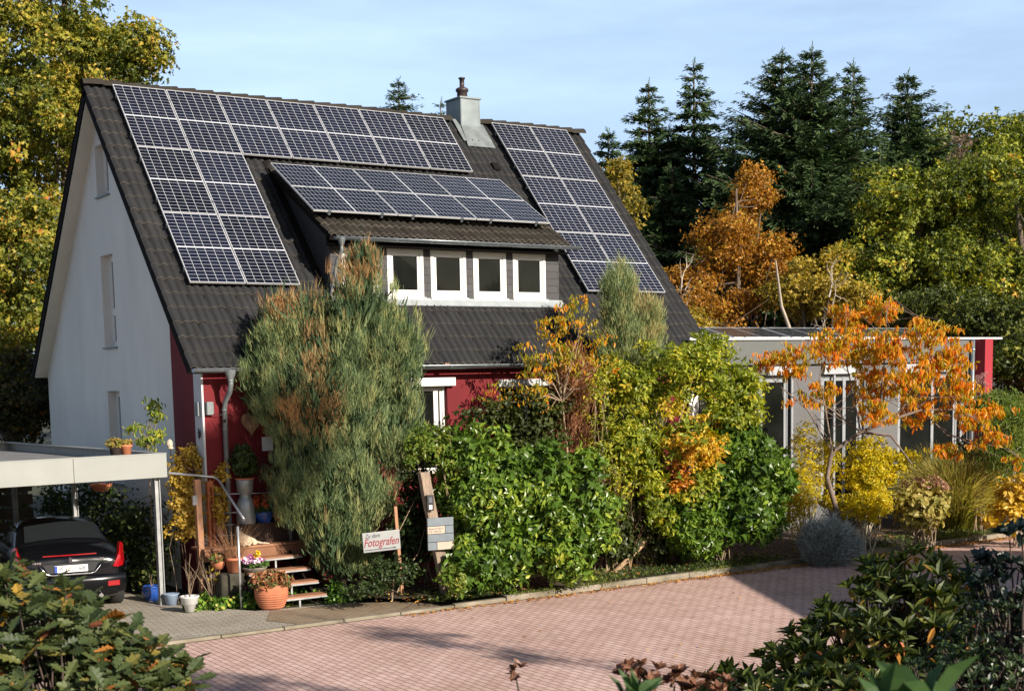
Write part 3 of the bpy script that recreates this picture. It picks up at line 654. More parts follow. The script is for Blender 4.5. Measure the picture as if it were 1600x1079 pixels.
b.build('flat_roof', mat('roof_felt', (.20, .20, .20), .9, var=.3, scale=2.5, col2=(.13, .13, .13)), cp)
b = MB()
for sx in (-.10, -2.75, -CL+.1):
    for sy in (.14, CD/2, CD-.5):
        if sx == -2.75 and sy < 1: continue
        b.box((sx, sy, z0/2), (.012, .085, z0)); b.box((sx-.04, sy, z0/2), (.075, .010, z0)); b.box((sx-.08, sy, z0/2), (.012, .085, z0)); o = b.build('post', mat('galvanised_post', (.32, .33, .33), .5, .4, var=.2, scale=6), cp); b = MB()
for sx, sy in ((-2.75, .14),):
    pass
b = MB()
for i in range(6): b.box((-CL/2, .4+i*1.35, z0+.07), (CL-.2, .08, .14))
b.build('roof_beam', mat('timber_dark', (.10, .06, .035), .8), cp)
b = MB()
for i in range(7):
    b.b2((-CL+.02+i*.0, CD-.02, .1+i*.28), (-.2, CD+.02, .32+i*.28))
tag(b.build('back_fence', mat('fence_wood', (.06, .045, .03), .9, var=.3), None, loc=(-.46, -4.8, 0)), 'dark board fence closing the back of the carport', 'fence')

# ================================================================== car
CARP = mat('black_car_paint', (.003, .0035, .005), .2, 0, var=.05, spec=.25, coat=.35)
CHROME = mat('chrome', (.75, .75, .76), .12, 1, var=.02); TYRE = mat('tyre', (.018, .018, .018), .85); REDL = mat('red_lamp', (.30, .005, .008), .12, coat=1, var=.15)
PLAST = mat('black_trim', (.012, .012, .013), .5)
carloc = atY(112, 905, -4.55)
car = thing('parked_car', 'black coupe parked under the carport with its back to the street', 'car', (carloc[0], -4.55, .0), rad(-9))
def loft(mb, secs, mi=0, smooth=True, close=True):
    n = len(secs[0]); vs_ = [p for s in secs for p in s]; f = []
    for i in range(len(secs)-1):
        for k in range(n-1): f.append((i*n+k, i*n+k+1, (i+1)*n+k+1, (i+1)*n+k))
    if close: f.append(tuple(range(n))[::-1]); f.append(tuple((len(secs)-1)*n+k for k in range(n)))
    mb.add(vs_, f, smooth, mi)
def csec(y, w, zb, zs, zt, crown=.03):
    """half widths of a car's cross-section at station y"""
    h = [(0, zb), (w*.80, zb), (w*.95, zb+.05), (w*.99, zb+.18), (w, (zb+zs)/2), (w*.985, zs-.06), (w*.955, zs), (w*.90, zs+(zt-zs)*.55), (w*.78, zt-.005), (w*.5, zt+crown*.7), (0, zt+crown)]
    pts = [(-x, y, z) for x, z in h[::-1]]+[(x, y, z) for x, z in h[1:]]
    return pts
b = MB()
st = [(.00, .74, .30, .72, .84), (.05, .80, .24, .84, .92), (.16, .86, .20, .91, .985), (.5, .90, .19, .95, 1.06), (.95, .915, .19, .95, 1.08), (1.6, .915, .19, .94, 1.0), (2.6, .915, .19, .92, .99), (3.2, .905, .19, .88, .97), (3.8, .87, .2, .78, .88), (4.2, .80, .22, .66, .72), (4.38, .66, .26, .5, .56)]
loft(b, [csec(*s) for s in st]); body = b.build('body', CARP, car)
md = body.modifiers.new('s', 'SUBSURF'); md.levels = 1; md.render_levels = 2
# roof and glasshouse
def gsec(y, w0, z0_, w1, z1_, cr=.05):
    h = [(w0, z0_), (w0*.6+w1*.4, z0_*.5+z1_*.5), (w1, z1_-.03), (w1*.82, z1_), (w1*.4, z1_+cr*.8), (0, z1_+cr)]
    return [(-x, y, z) for x, z in h]+[(x, y, z) for x, z in h[-2::-1]]
b = MB(); loft(b, [gsec(.72, .74, 1.04, .60, 1.10, .02), gsec(.95, .77, 1.03, .62, 1.20), gsec(1.35, .79, 1.0, .62, 1.345), gsec(1.8, .80, .98, .61, 1.385), gsec(2.4, .80, .96, .60, 1.36), gsec(3.0, .80, .94, .62, 1.13), gsec(3.35, .78, .92, .7, .98, .02)])
b.build('roof', CARP, car)
CG = mat('car_glass', (.015, .018, .02), .06, var=.1, coat=.3)
b = MB(); rs = []
for t in (0, .25, .5, .75, 1):
    y = .78+.50*t; z = 1.115+.235*t; w = .62-.05*t
    rs.append([(x*w, y-.012-.035*x*x*0, z+.045*(1-x*x)+.008) for x in (-1, -.66, -.33, 0, .33, .66, 1)])
loft(b, rs, close=False); b.build('rear_window', CG, car)
b = MB()
for s in (-1, 1):
    b.add([(s*.765, 1.35, 1.03), (s*.77, 2.9, 1.0), (s*.66, 2.55, 1.30), (s*.655, 1.55, 1.32)], [(0, 1, 2, 3)])
b.build('side_window', CG, car)
def wheel(x, y, par):
    b = MB(); r = .325
    prof = [(-.10, r*.68), (-.11, r*.86), (-.085, r*.98), (0, r), (.085, r*.98), (.11, r*.86), (.10, r*.68)]
    vs_ = [(x+a, y+q*cos(2*pi*k/28), r+q*sin(2*pi*k/28)) for a, q in prof for k in range(28)]
    b.add(vs_, [(i*28+k, i*28+(k+1) % 28, (i+1)*28+(k+1) % 28, (i+1)*28+k) for i in range(6) for k in range(28)], True)
    w = b.build('wheel', TYRE, par)
    b = MB(); s = 1 if x > 0 else -1; xo = x+s*.085
    b.tube([(x-.06, y, r), (x+.06, y, r)], r*.66, 24); 
    for k in range(5): a = 2*pi*k/5; b.tube([(xo, y, r), (xo, y+r*.62*cos(a), r+r*.62*sin(a))], [.035, .022], 6)
    b.build('rim', mat('alloy', (.4, .4, .41), .35, .8), w)
for x in (-.80, .80):
    for y in (.78, 3.4): wheel(x, y, car)
def curved(pts): return pts
# tail lamps: tall red wedges on the rear corners
for s in (-1, 1):
    b = MB(); P_ = [(.66, .0, .74), (.74, .03, .72), (.84, .10, .74), (.875, .20, .80), (.878, .28, 1.08), (.82, .19, 1.12), (.77, .08, .93)]
    ctr = (s*.80, .10, .90); vs_ = [(s*x, y-.035, z) for x, y, z in P_]+[ctr]; n = len(P_)
    vs_[-1] = (s*.80, .04, .88); f = [((i, (i+1) % n, n) if s > 0 else ((i+1) % n, i, n)) for i in range(n)]
    back = [(s*x*.97, y+.05, z) for x, y, z in P_]; b0 = n+1; vs_ += back
    f += [(i, b0+i, b0+(i+1) % n, (i+1) % n) for i in range(n)]
    b.add(vs_, f, False); b.build('tail_light', REDL, car)
b = MB(); rs = [[(x, .045+.03*(abs(x)/.5)**2, z) for z in (.968, .95)] for x in np.linspace(-.42, .42, 9)]
loft(b, rs, close=False); b.build('brake_light', REDL, car)
# plate recess with a chrome line below
b = MB(); rs = []
b.prism([(-.36, .685), (.36, .685), (.44, .83), (-.44, .83)], 1, -.022, .05); b.build('plate_recess', PLAST, car)
b = MB(); b.tube([(-.50, .00, .835), (-.44, -.035, .745), (-.37, -.045, .67), (-.30, -.05, .655), (.30, -.05, .655), (.37, -.045, .67), (.44, -.035, .745), (.50, .00, .835)], .012, 8); b.build('chrome_trim', CHROME, car)
def text(body_, size, loc, rot, m, par=None, name='lettering', ext=.001, font_shear=0, align='CENTER', sx=1, bold=0):
    cu = bpy.data.curves.new(name, 'FONT'); cu.body = body_; cu.size = size; cu.extrude = ext; cu.align_x = align; cu.align_y = 'CENTER'; cu.shear = font_shear; cu.offset = bold
    t_ = bpy.data.objects.new(name, cu); COL.objects.link(t_)
    dg = bpy.context.evaluated_depsgraph_get(); me = bpy.data.meshes.new_from_object(t_.evaluated_get(dg)); bpy.data.objects.remove(t_)
    me.materials.clear(); me.materials.append(m); me.name = name; o = bpy.data.objects.new(name, me); COL.objects.link(o)
    o.location = loc; o.rotation_euler = rot; o.scale = (sx, 1, 1)
    if par: o.parent = par
    return o
b = MB(); b.box((0, -.032, .747), (.52, .012, .112)); pl = b.build('number_plate', mat('plate_white', (.80, .80, .78), .5, var=.02), car, bevel=.003)
b = MB(); b.box((-.238, -.0395, .747), (.042, .004, .106)); b.build('plate_band', mat('plate_blue', (.02, .06, .35), .5), pl)
text('PF', .098, (-.155, -.040, .747), (rad(90), 0, 0), PLAST, pl, sx=.72, bold=.0012); text('EC', .098, (-.005, -.040, .747), (rad(90), 0, 0), PLAST, pl, sx=.72, bold=.0012); text('1606', .098, (.155, -.040, .747), (rad(90), 0, 0), PLAST, pl, sx=.72, bold=.0012)
b = MB(); b.box((-.08, -.041, .747), (.016, .003, .04)); b.build('plate_seal', mat('seal_red', (.5, .1, .05), .5), pl)
# rampant silver animal emblem above the plate
EM = [(-.030, .0), (-.012, .0), (-.006, .024), (.010, .008), (.008, 0), (.026, 0), (.022, .016), (.010, .034), (.014, .050), (.034, .044), (.036, .054), (.020, .064), (.034, .070), (.030, .080), (.012, .078), (.004, .092), (-.014, .094), (-.026, .082), (-.024, .066), (-.034, .046), (-.034, .030), (-.020, .038), (-.018, .020)]
b = MB(); b.prism([(x, z+.835) for x, z in EM], 1, -.012, .01); b.build('emblem', CHROME, car)
text('308 cc', .055, (.52, .012, .87), (rad(90), 0, rad(8)), CHROME, car); b = MB()
for k, w_ in enumerate((.012, .03, .022, .03)): b.box((-.58+k*.036, .014, .86), (w_, .004, .032), rz=rad(-8))
b.build('badge', CHROME, car)
b = MB()
loft(b, [[(x, -.045+.10*(abs(x)/.86)**3+dy, z) for dy, z in ((.03, .62), (-.02, .59), (-.03, .50), (-.01, .40), (.08, .30))] for x in np.linspace(-.87, .87, 15)], close=False); b.build('bumper', CARP, car)
for s in (-1, 1):
    b = MB(); b.box((s*.66, -.02, .46), (.20, .03, .085), rz=s*rad(10)); b.build('reflector', REDL, car, bevel=.01)
    b = MB(); b.ball((s*.98, 2.55, 1.03), (.10, .07, .065)); b.build('mirror', CARP, car)
b = MB(); b.tube([(.45, -.03, .27), (.45, .15, .27)], .035, 12); b.tube([(-.45, -.03, .27), (-.45, .15, .27)], .035, 12); b.build('exhaust', CHROME, car)

# ================================================================== deck, steps, rail
WOOD = mat('deck_wood', (.33, .15, .075), .6, var=.25, scale=3, stretch=(1, 8, 1), col2=(.19, .085, .045))
WOODO = mat('orange_wood', (.50, .15, .05), .6, var=.2, scale=3, col2=(.36, .09, .035))
WOODG = mat('grey_orange_wood', (.50, .24, .12), .75, var=.3, scale=4, stretch=(6, 6, 1), col2=(.30, .17, .11), bump=.3)
STEEL = mat('galvanised_steel', (.55, .56, .57), .35, .7, var=.15)
st_ = thing('front_steps', 'open wooden steps with pale steel edges leading up to the entrance', 'steps', (1.0, -5.9, 0))
def rel(p): return (p[0]-1.0, p[1]+5.9, p[2])
SX0, SX1 = .50, 1.62
tr = [(-6.36, .17), (-6.06, .36), (-5.76, .55), (-5.46, .74)]
for y, z in tr:
    b = MB(); b.b2(rel((SX0, y, z-.045)), rel((SX1, y+.13, z))); b.b2(rel((SX0, y+.14, z-.045)), rel((SX1, y+.27, z))); t_ = b.build('tread', WOOD, st_, bevel=.006)
    b = MB(); b.b2(rel((SX0, y-.012, z-.055)), rel((SX1, y-.001, z-.028))); b.b2(rel((1.12, y+.02, z-.19)), rel((1.15, y+.06, z-.05))); b.build('edge', STEEL, t_)
b = MB()
for x in (SX0+.08, SX1-.12): b.prism([(y+5.9, z) for y, z in ((-6.25, .02), (-6.05, .02), (-5.15, .60), (-5.15, .82))], 0, x-1.0, x-1.0+.03)
b.build('stringer', DARK, st_)
dk = thing('wooden_deck', 'raised brown wooden entrance deck at the top of the steps', 'deck', (.6, -4.9, 0))
b = MB()
for i in range(5): b.b2((-.62, -.27+i*.125, .89), (2.8, -.155+i*.125, .93))
b.build('board', WOOD, dk, bevel=.004)
b = MB(); b.b2((-.62, -.285, .72), (2.8, -.25, .885)); b.build('beam', mat('deck_beam', (.20, .09, .045), .8), dk)
b = MB()
for x in (-.6, .2, 1.4, 2.7): b.b2((x, -.24, 0), (x+.08, -.16, .72))
b.build('post', DARK, dk)
b = MB(); b.b2((.1, .0, .931), (2.7, .342, 1.27)); b.build('landing', mat('landing_wood', (.045, .022, .014), .8), dk, bevel=.005)  # wood coloured near black, standing in for the shade over the landing
hr = thing('handrail', 'bent galvanised tube handrail with slim post at the left of the steps', 'handrail', (.45, -5.45, 0))
def rl(p): return (p[0]-.45, p[1]+5.45, p[2])
b = MB(); b.tube([rl(p) for p in ((-.42, -4.72, 2.215), (.38, -4.66, 2.10), (.45, -4.68, 2.07), (.47, -4.78, 2.01), (.44, -5.80, 1.45))], .021, 10); b.build('rail', STEEL, hr)
b = MB(); b.tube([rl((.27, -5.93, 0)), rl((.27, -5.93, 1.36))], .021, 10); b.build('post', STEEL, hr)
cr_ = thing('cable_railing', 'four thin steel cables stretched from the orange post along the deck', 'railing', (.35, -4.9, .93))
for z in (1.80, 1.48, 1.27, 1.09):
    b = MB(); b.tube([(0, .25, z-.93), (1.32, -.0, z-.96)], .011, 6); b.build('cable', STEEL, cr_)
b = MB(); b.b2((1.30, -.03, -.6), (1.34, .01, .95)); b.build('post', STEEL, cr_)
op = atY(331, 846, -4.66); b = MB()
b.b2((op[0]-.05, -4.70, .93), (op[0]-.025, -4.60, 2.03)); b.b2((op[0]+.03, -4.70, .93), (op[0]+.055, -4.60, 2.03)); b.b2((op[0]-.025, -4.70, 1.93), (op[0]+.03, -4.60, 2.03)); b.b2((op[0]-.025, -4.64, .93), (op[0]+.03, -4.62, 1.93))
tag(b.build('orange_post', WOODO), 'reddish orange wooden rail post with a dark slot at the deck', 'post')
wp = thing('wooden_post', 'weathered square wooden post leaning in front of the yellow climber', 'post', tuple(atY(316, 880, -4.98)))
b = MB(); w = .05; h0 = wp.location.z
for i, (z, dx) in enumerate(((0, 0), )):
    vs_ = [(-w-.03, -w, 1.42), (w-.03, -w, 1.42), (w-.03, w, 1.42), (-w-.03, w, 1.42), (-w, -w, -h0), (w, -w, -h0), (w, w, -h0), (-w, w, -h0)]
    b.add(vs_, [(3, 2, 1, 0), (4, 5, 6, 7), (0, 1, 5, 4), (1, 2, 6, 5), (2, 3, 7, 6), (3, 0, 4, 7)])
b.build('timber', WOODG, wp, bevel=.005)
b = MB(); b.box((-.1, -.06, 1.08), (.09, .02, .16), rz=.3); b.build('metal_plate', STEEL, wp)

# ---- pots ------------------------------------------------------------
TC = mat('terracotta', (.55, .20, .10), .8, var=.15, scale=4, col2=(.42, .14, .07))
def lathe_obj(name, prof, m, par, n=28, c=(0, 0, 0)): b = MB(); b.lathe(prof, c, n); return b.build(name, m, par)
GREENL = leafmat('succulent_leaf', [(0, (.05, .08, .02)), (.4, (.12, .16, .04)), (.6, (.30, .10, .05)), (1, (.45, .22, .10))], trans=.15)
def plant(name, par, lobes, ncl, per, crr, ls, m, seed, tpl='dia', tint=.5, tvar=.3, tcl=.3, **kw):
    lv = Leaves(); rng = np.random.default_rng(seed); crown(lv, rng, lobes, ncl, per, crr, ls, tpl, tint, tvar, tcl, **kw); return lv.build(name, m, par)
SOILD = mat('potting_soil', (.03, .02, .012), .95)
def P3(px, py, Y): return tuple(float(v) for v in atY(px, py, Y))
p = tuple(atZ(425, 950, .01)); t_ = thing('ribbed_terracotta_pot', 'large ribbed terracotta pot of brown leaved succulents at the foot of the steps', 'plant pot', p)
pr = [(0, 0), (.17, 0), (.185, .02)]
for k in range(9): z = .03+k*.037; r = .185+.085*sin(min(1, (k+1)/7)*pi/2); pr += [(r, z), (r+.010, z+.018), (r, z+.034)]
pr += [(.262, .37), (.27, .40), (.25, .405), (.235, .36), (0, .355)]
lathe_obj('pot', pr, TC, t_); plant('plant', t_, [((0, 0, .46), (.30, .28, .13), 1)], 70, 40, .06, .085, GREENL, 3, tint=.6, aspect=.55)
p = P3(366, 893, -5.5); t_ = thing('terracotta_pot', 'plain terracotta pot of dry reddish grass beside the steps', 'plant pot', p)
pr0 = [(0, 0), (.105, 0), (.14, .20), (.155, .20), (.158, .245), (.135, .245), (.13, .21), (0, .20)]
lathe_obj('pot', pr0, TC, t_)
b = MB(); b.b2((-.28, -.12, -p[2]), (.16, .18, -.012)); tag(b.build('stone_ledge', mat('dry_stone', (.045, .04, .028), .95, var=.4, bump=.6, bscale=10), None, loc=p, bevel=.04), 'low dark stone ledge under the pots left of the steps', 'wall')
def grass(par, n, r, h, wd, m, seed, spread=.5, name='grass', base=(0, 0, 0), seg=4, arch=1.0, tint=.5, tv=.4, ell=(1, 1)):
    """arching blades of several segments from a root disc"""
    rng = np.random.default_rng(seed); lv = Leaves(); a = rng.random(n)*2*pi; rr_ = r*np.sqrt(rng.random(n))
    P = np.stack([base[0]+rr_*np.cos(a)*ell[0], base[1]+rr_*np.sin(a)*ell[1], np.full(n, base[2])], 1)
    out = np.stack([np.cos(a), np.sin(a), 0*a], 1)+rng.normal(size=(n, 3))*.35; out[:, 2] = 0
    lean = spread*(.2+rng.random(n)); H = h*(.55+.45*rng.random(n)); t = tint+tv*(rng.random(n)-.5)
    D = unit(out*lean[:, None]+np.array([0, 0, 1])); S = unit(np.cross(D, rng.normal(size=(n, 3))))
    for k in range(seg):
        L_ = H/seg; NN = np.cross(S, D); w = wd*(1-.8*k/seg)
        lv.add('quad', P, D, NN, L_*1.03, w, t+.08*k); P = P+D*L_[:, None]
        D = unit(D+out*(.18*arch*lean)[:, None]*(k+1)*.6+np.array([0, 0, -.10*arch])*(k+1)*lean[:, None])
    return lv.build(name, m, par)
DRY = leafmat('dry_grass', [(0, (.16, .06, .04)), (.5, (.30, .15, .08)), (1, (.45, .30, .16))], trans=.3)
grass(t_, 160, .12, .75, .006, DRY, 4, .5, name='plant', base=(0, 0, .2))
b = MB(); 
p = P3(341, 888, -5.4); t_ = thing('small_terracotta_pot', 'small squat orange pot behind the terracotta pot at the steps', 'plant pot', p)
lathe_obj('pot', [(0, 0), (.08, 0), (.12, .10), (.13, .13), (.11, .13), (0, .11)], TC, t_); plant('plant', t_, [((0, 0, .17), (.12, .12, .07), 1)], 12, 25, .05, .06, GREENL, 8, tint=.4)
p = P3(398, 896, -5.62); t_ = thing('flower_bowl', 'shallow bowl of pink and white flowers next to the handrail post', 'flower bowl', p)
lathe_obj('bowl', [(0, 0), (.12, 0), (.20, .09), (.21, .12), (.19, .12), (0, .10)], mat('grey_bowl', (.2, .17, .14), .8), t_)
plant('foliage', t_, [((0, 0, .16), (.20, .2, .07), 1)], 30, 20, .05, .05, leafmat('pansy_green', [(0, (.04, .10, .02)), (1, (.15, .25, .05))]), 6)
plant('flowers', t_, [((-.04, -.05, .24), (.17, .15, .05), 1)], 30, 10, .035, .05, leafmat('pansy_petal', [(0, (.35, .02, .28)), (.45, (.60, .10, .50)), (.55, (.85, .70, .80)), (1, (.9, .85, .85))]), 7, aspect=.9, tvar=.5, tcl=.5)
plant('yellow_flowers', t_, [((.10, .10, .28), (.07, .06, .10), 1)], 10, 10, .03, .04, leafmat('yellow_petal', [(0, (.75, .50, .02)), (1, (.85, .65, .05))]), 9, aspect=.9)
b = MB(); b.b2((-.13, -.13, -p[2]), (.13, .13, -.01)); tag(b.build('stone_step', mat('dry_stone', (.1, .1, .1)), None, loc=p, bevel=.05), 'low dark stone block under the flower bowl', 'stone')
# shrub pot: white pail with bare twigs, blue pots
WP = mat('white_pot', (.60, .60, .58), .45, var=.08)
p = tuple(atZ(297, 955, .02)); t_ = thing('white_flower_pot', 'white tapered pot with bare twigs near the carport post', 'plant pot', p)
lathe_obj('pot', [(0, 0), (.07, 0), (.10, .12), (.13, .13), (.145, .23), (.16, .24), (.16, .26), (.13, .26), (.12, .22), (0, .20)], WP, t_)
def twigs(name, par, base, n, h, spread, m, seed, r=.006, bend=.25, lean=(0, 0)):
    rr_ = random.Random(seed); b = MB()
    for i in range(n):
        a = rr_.uniform(0, 2*pi); s = rr_.uniform(.2, 1)*spread; hh = h*rr_.uniform(.6, 1)
        dx, dy = cos(a)*s+lean[0], sin(a)*s+lean[1]; pts = []
        for k in range(5):
            u = k/4; pts.append((base[0]+dx*u**1.2+rr_.uniform(-1, 1)*bend*.08*h*u, base[1]+dy*u**1.2+rr_.uniform(-1, 1)*bend*.08*h*u, base[2]+hh*u))
        b.tube(pts, [r*(1-.75*k/4) for k in range(5)], 5, cap=False)
        for q in range(2):
            u = rr_.uniform(.4, .8); k = int(u*4); st0 = pts[k]; b.tube([st0, (st0[0]+rr_.uniform(-.15, .15)*h, st0[1]+rr_.uniform(-.15, .15)*h, st0[2]+.22*h)], [r*.5, r*.2], 4, cap=False)
    return b.build(name, m, par)
TWIG = mat('twig_bark', (.28, .20, .13), .85, var=.3); TWIGP = mat('pale_bark', (.46, .40, .30), .85, var=.25, scale=8)
BARK = mat('bark', (.12, .09, .065), .95, var=.35, scale=8, stretch=(1, 1, .25), bump=.6, bscale=14)
twigs('stems', t_, (0, 0, .2), 5, .75, .22, TWIG, 3)
tw = thing('bare_rose_bush', 'thin bare arching shrub with a few yellow leaves left of the handrail post', 'shrub', tuple(atZ(335, 945, 0)))
twigs('stems', tw, (0, 0, 0), 14, .95, .35, TWIG, 13, r=.007, lean=(-.1, 0))
plant('leaves', tw, [((.08, 0, .6), (.16, .15, .4), 1)], 14, 8, .05, .05, leafmat('yellow_leaf_small', [(0, (.35, .30, .03)), (1, (.65, .45, .05))]), 5)
BLUE = mat('blue_glaze', (.02, .07, .30), .15, var=.15, coat=.6)
p = tuple(atZ(238, 938, .0)); t_ = thing('blue_glazed_pot', 'shiny blue glazed pot on the ground beside the carport post', 'plant pot', p)
lathe_obj('pot', [(0, 0), (.10, 0), (.16, .12), (.17, .20), (.15, .24), (.17, .26), (.15, .265), (.13, .23), (0, .22)], BLUE, t_); twigs('stems', t_, (0, 0, .2), 4, .3, .12, TWIG, 8, r=.004)
p = P3(266, 928, -4.9); t_ = thing('grey_bowl', 'small pale blue enamel dish right behind the carport post', 'bowl', (p[0]+.05, p[1]+.1, 0)); lathe_obj('bowl', [(0, 0), (.08, 0), (.12, .18), (.14, .20), (.12, .20), (0, .17)], mat('pale_blue_enamel', (.25, .33, .45), .4), t_)
# on the landing
p = P3(384, 808, -4.74); t_ = thing('milk_can', 'old grey milk can carrying a small bay bush by the red wall', 'milk can', (p[0], -4.76, 1.27)); 
MET = mat('milk_can_metal', (.34, .37, .38), .45, .5, var=.2)
lathe_obj('can', [(0, 0), (.155, 0), (.16, .02), (.16, .30), (.155, .36), (.11, .44), (.10, .46), (.10, .52), (.125, .54), (.125, .56), (.14, .57), (.15, .72), (.155, .76), (.13, .76), (0, .7)], MET, t_)
lathe_obj('bowl_rim', [(.15, .755), (.17, .77), (.17, .785), (.14, .785)], TC, t_)
plant('bush', t_, [((0, 0, 1.02), (.22, .18, .24), 1), ((-.03, 0, 1.2), (.15, .14, .16), .5)], 60, 28, .06, .065, leafmat('bay_leaf', [(0, (.03, .05, .015)), (1, (.09, .13, .03))]), 11)
p = P3(411, 812, -4.74); t_ = thing('chrysanthemum_pot', 'dark blue pot with a dome of rust orange chrysanthemums on the deck', 'plant pot', (p[0], -4.78, 1.27))
lathe_obj('pot', [(0, 0), (.13, 0), (.17, .14), (.18, .20), (.15, .20), (0, .18)], BLUE, t_)
plant('foliage', t_, [((0, 0, .25), (.26, .2, .10), 1)], 40, 20, .05, .05, leafmat('mum_green', [(0, (.02, .05, .01)), (1, (.05, .10, .02))]), 12)
plant('flowers', t_, [((0, 0, .34), (.30, .2, .13), 1)], 90, 22, .035, .035, leafmat('mum_petal', [(0, (.35, .05, .02)), (1, (.62, .14, .04))]), 14, aspect=.8)
p = P3(440, 812, -4.78); t_ = thing('terracotta_olive_pot', 'terracotta pot with a thin grey olive tree between the orange flowers and the juniper', 'plant pot', (p[0]-.03, -4.80, 1.27))
lathe_obj('pot', [(0, 0), (.11, 0), (.15, .24), (.17, .24), (.17, .30), (.14, .30), (0, .26)], TC, t_); b = MB(); b.tube([(0, 0, .25), (-.03, .02, .5), (-.06, .05, .8)], [.012, .01, .006], 6); b.build('trunk', TWIGP, t_)
plant('leaves', t_, [((-.12, .02, .90), (.24, .14, .28), 1)], 60, 18, .06, .045, leafmat('olive_leaf', [(0, (.06, .07, .05)), (1, (.14, .15, .10))]), 15, aspect=.25)
# carport roof pots
for k, (px, c, lab, m_) in enumerate(((181, 12, 'dark plastic pot with low yellow green sedum on the carport edge', mat('dark_pot', (.05, .035, .03), .7)), (198, 14, 'orange terracotta pot with a low creeping plant on the carport edge', TC))):
    p = P3(px, 711, -4.74); t_ = thing('rooftop_pot', lab, 'plant pot', (p[0], -4.72, z1+.02)); lathe_obj('pot', [(0, 0), (.075, 0), (.092, .12), (.104, .125), (.106, .16), (.09, .16), (0, .14)], m_, t_)
    plant('plant', t_, [((-.02, 0, .19), (.13, .12, .07 if k == 0 else .03), 1)], 30, 16, .035, .05, leafmat('sedum', [(0, (.12, .14, .03)), (.5, (.35, .30, .06)), (1, (.50, .30, .10))]), c)
# hanging terracotta bowl under the carport
p = P3(158, 762, -1.5); t_ = thing('hanging_bowl', 'reddish bowl hanging in the shade under the back of the carport roof', 'hanging pot', p); lathe_obj('bowl', [(0, -.08), (.12, -.06), (.20, .04), (.21, .08), (.19, .08), (0, .05)], TC, t_)
b = MB()
for a in (0, 2.1, 4.2): b.tube([(.2*cos(a), .2*sin(a), .08), (0, 0, .42)], .004, 4)
b.build('chain', DARK, t_)
# stake with a pale ball of felted flower
p = P3(266, 693, -4.5); t_ = thing('garden_stake', 'thin stake with a pale carved flower head in front of the white gable', 'garden ornament', (p[0], p[1], 0)); b = MB(); b.tube([(0, 0, 0), (0, 0, p[2]-.05)], .006, 6); b.build('rod', DARK, t_)
b = MB(); b.ball((-.01, 0, p[2]), (.055, .055, .08)); b.ball((.0, -.01, p[2]-.07), (.05, .05, .025)); b.build('head', mat('carved_head', (.50, .42, .32), .9, var=.35, scale=25, bump=.6), t_)

# ---- cat on the top step -----------------------------------------------
FUR = mat('cream_fur', (.62, .47, .30), .9, var=.3, scale=14, bump=.5, bscale=90, col2=(.72, .62, .48))
p = P3(372, 850, -5.10); ct = thing('cat', 'cream long haired cat lying on the sunny top step behind the handrail', 'cat', (p[0]+.10, -5.08, .93), 0)
me = bpy.data.meshes.new('body')
V = [(.17, .03, .075), (.07, .03, .10), (-.02, .01, .12), (-.055, -.02, .19), (-.07, -.035, .245),       # hip, belly, chest, neck, head
     (.0, -.09, .03), (.07, -.15, .018), (-.07, -.09, .035), (-.04, -.16, .018),                                   # front legs
     (.20, -.05, .04), (.14, -.10, .022), (.25, .04, .04), (.33, .01, .02), (.40, -.05, .016), (.44, -.10, .012),                      # hind leg, tail
     (-.078, -.075, .235)]
E_ = [(0, 1), (1, 2), (2, 3), (3, 4), (2, 5), (5, 6), (2, 7), (7, 8), (0, 9), (9, 10), (0, 11), (11, 12), (12, 13), (13, 14), (4, 15)]
R_ = [.082, .085, .078, .052, .055, .03, .018, .03, .018, .045, .02, .025, .02, .016, .008, .026]
me.from_pydata(V, E_, []); co = bpy.data.objects.new('body', me); COL.objects.link(co); co.parent = ct; me.materials.append(FUR)
sk = co.modifiers.new('skin', 'SKIN'); sk.use_smooth_shade = True
for i, r in enumerate(R_): me.skin_vertices[0].data[i].radius = (r, r)
me.skin_vertices[0].data[0].use_root = True
sb = co.modifiers.new('sub', 'SUBSURF'); sb.levels = 2; sb.render_levels = 2
b = MB()
for s in (-1, 1): b.add([(-.07+s*.035-.016, -.03, .28), (-.07+s*.035+.016, -.03, .28), (-.07+s*.042, -.028, .325), (-.07+s*.035, -.045, .285)], [(0, 1, 2), (0, 3, 2), (3, 1, 2)])
b.build('ear', FUR, ct)
b = MB()
for s in (-1, 1): b.ball((-.074+s*.020, -.083, .258), .007)
b.ball((-.078, -.104, .238), .007); b.build('eye', DARK, ct)

# ================================================================== signs
SIGNW = mat('sign_board', (.30, .31, .31), .5, var=.05)
p = atY(596, 845, -6.9); sg = thing('direction_sign', 'grey board reading Zu dem Fotografen with an arrow, half behind the juniper', 'sign', (p[0], -6.9, p[2]))
sg.rotation_euler = (0, rad(-3), rad(-14))
b = MB(); b.box((0, 0, 0), (.64, .02, .33)); b.build('board', SIGNW, sg, bevel=.012)
b = MB(); b.box((.29, .03, -.2), (.05, .05, 1.5)); b.build('post', WOODG, sg)
INK = mat('sign_ink', (.03, .02, .05), .6); INKR = mat('sign_red', (.22, .02, .03), .6)
text('Zu dem', .095, (-.15, -.0125, .105), (rad(90), 0, 0), INK, sg, font_shear=.3, sx=.85); text('Fotografen', .19, (-.01, -.0125, -.01), (rad(90), 0, 0), INKR, sg, font_shear=.35, sx=.72, bold=.002)
b = MB(); b.prism([(-.30, -.118), (.20, -.118), (.20, -.108), (.25, -.124), (.20, -.140), (.20, -.13), (-.30, -.13)], 1, -.0125, -.011); b.build('arrow', INK, sg)
p = atY(683, 832, -7.5); base = atY(690, 905, -7.0)
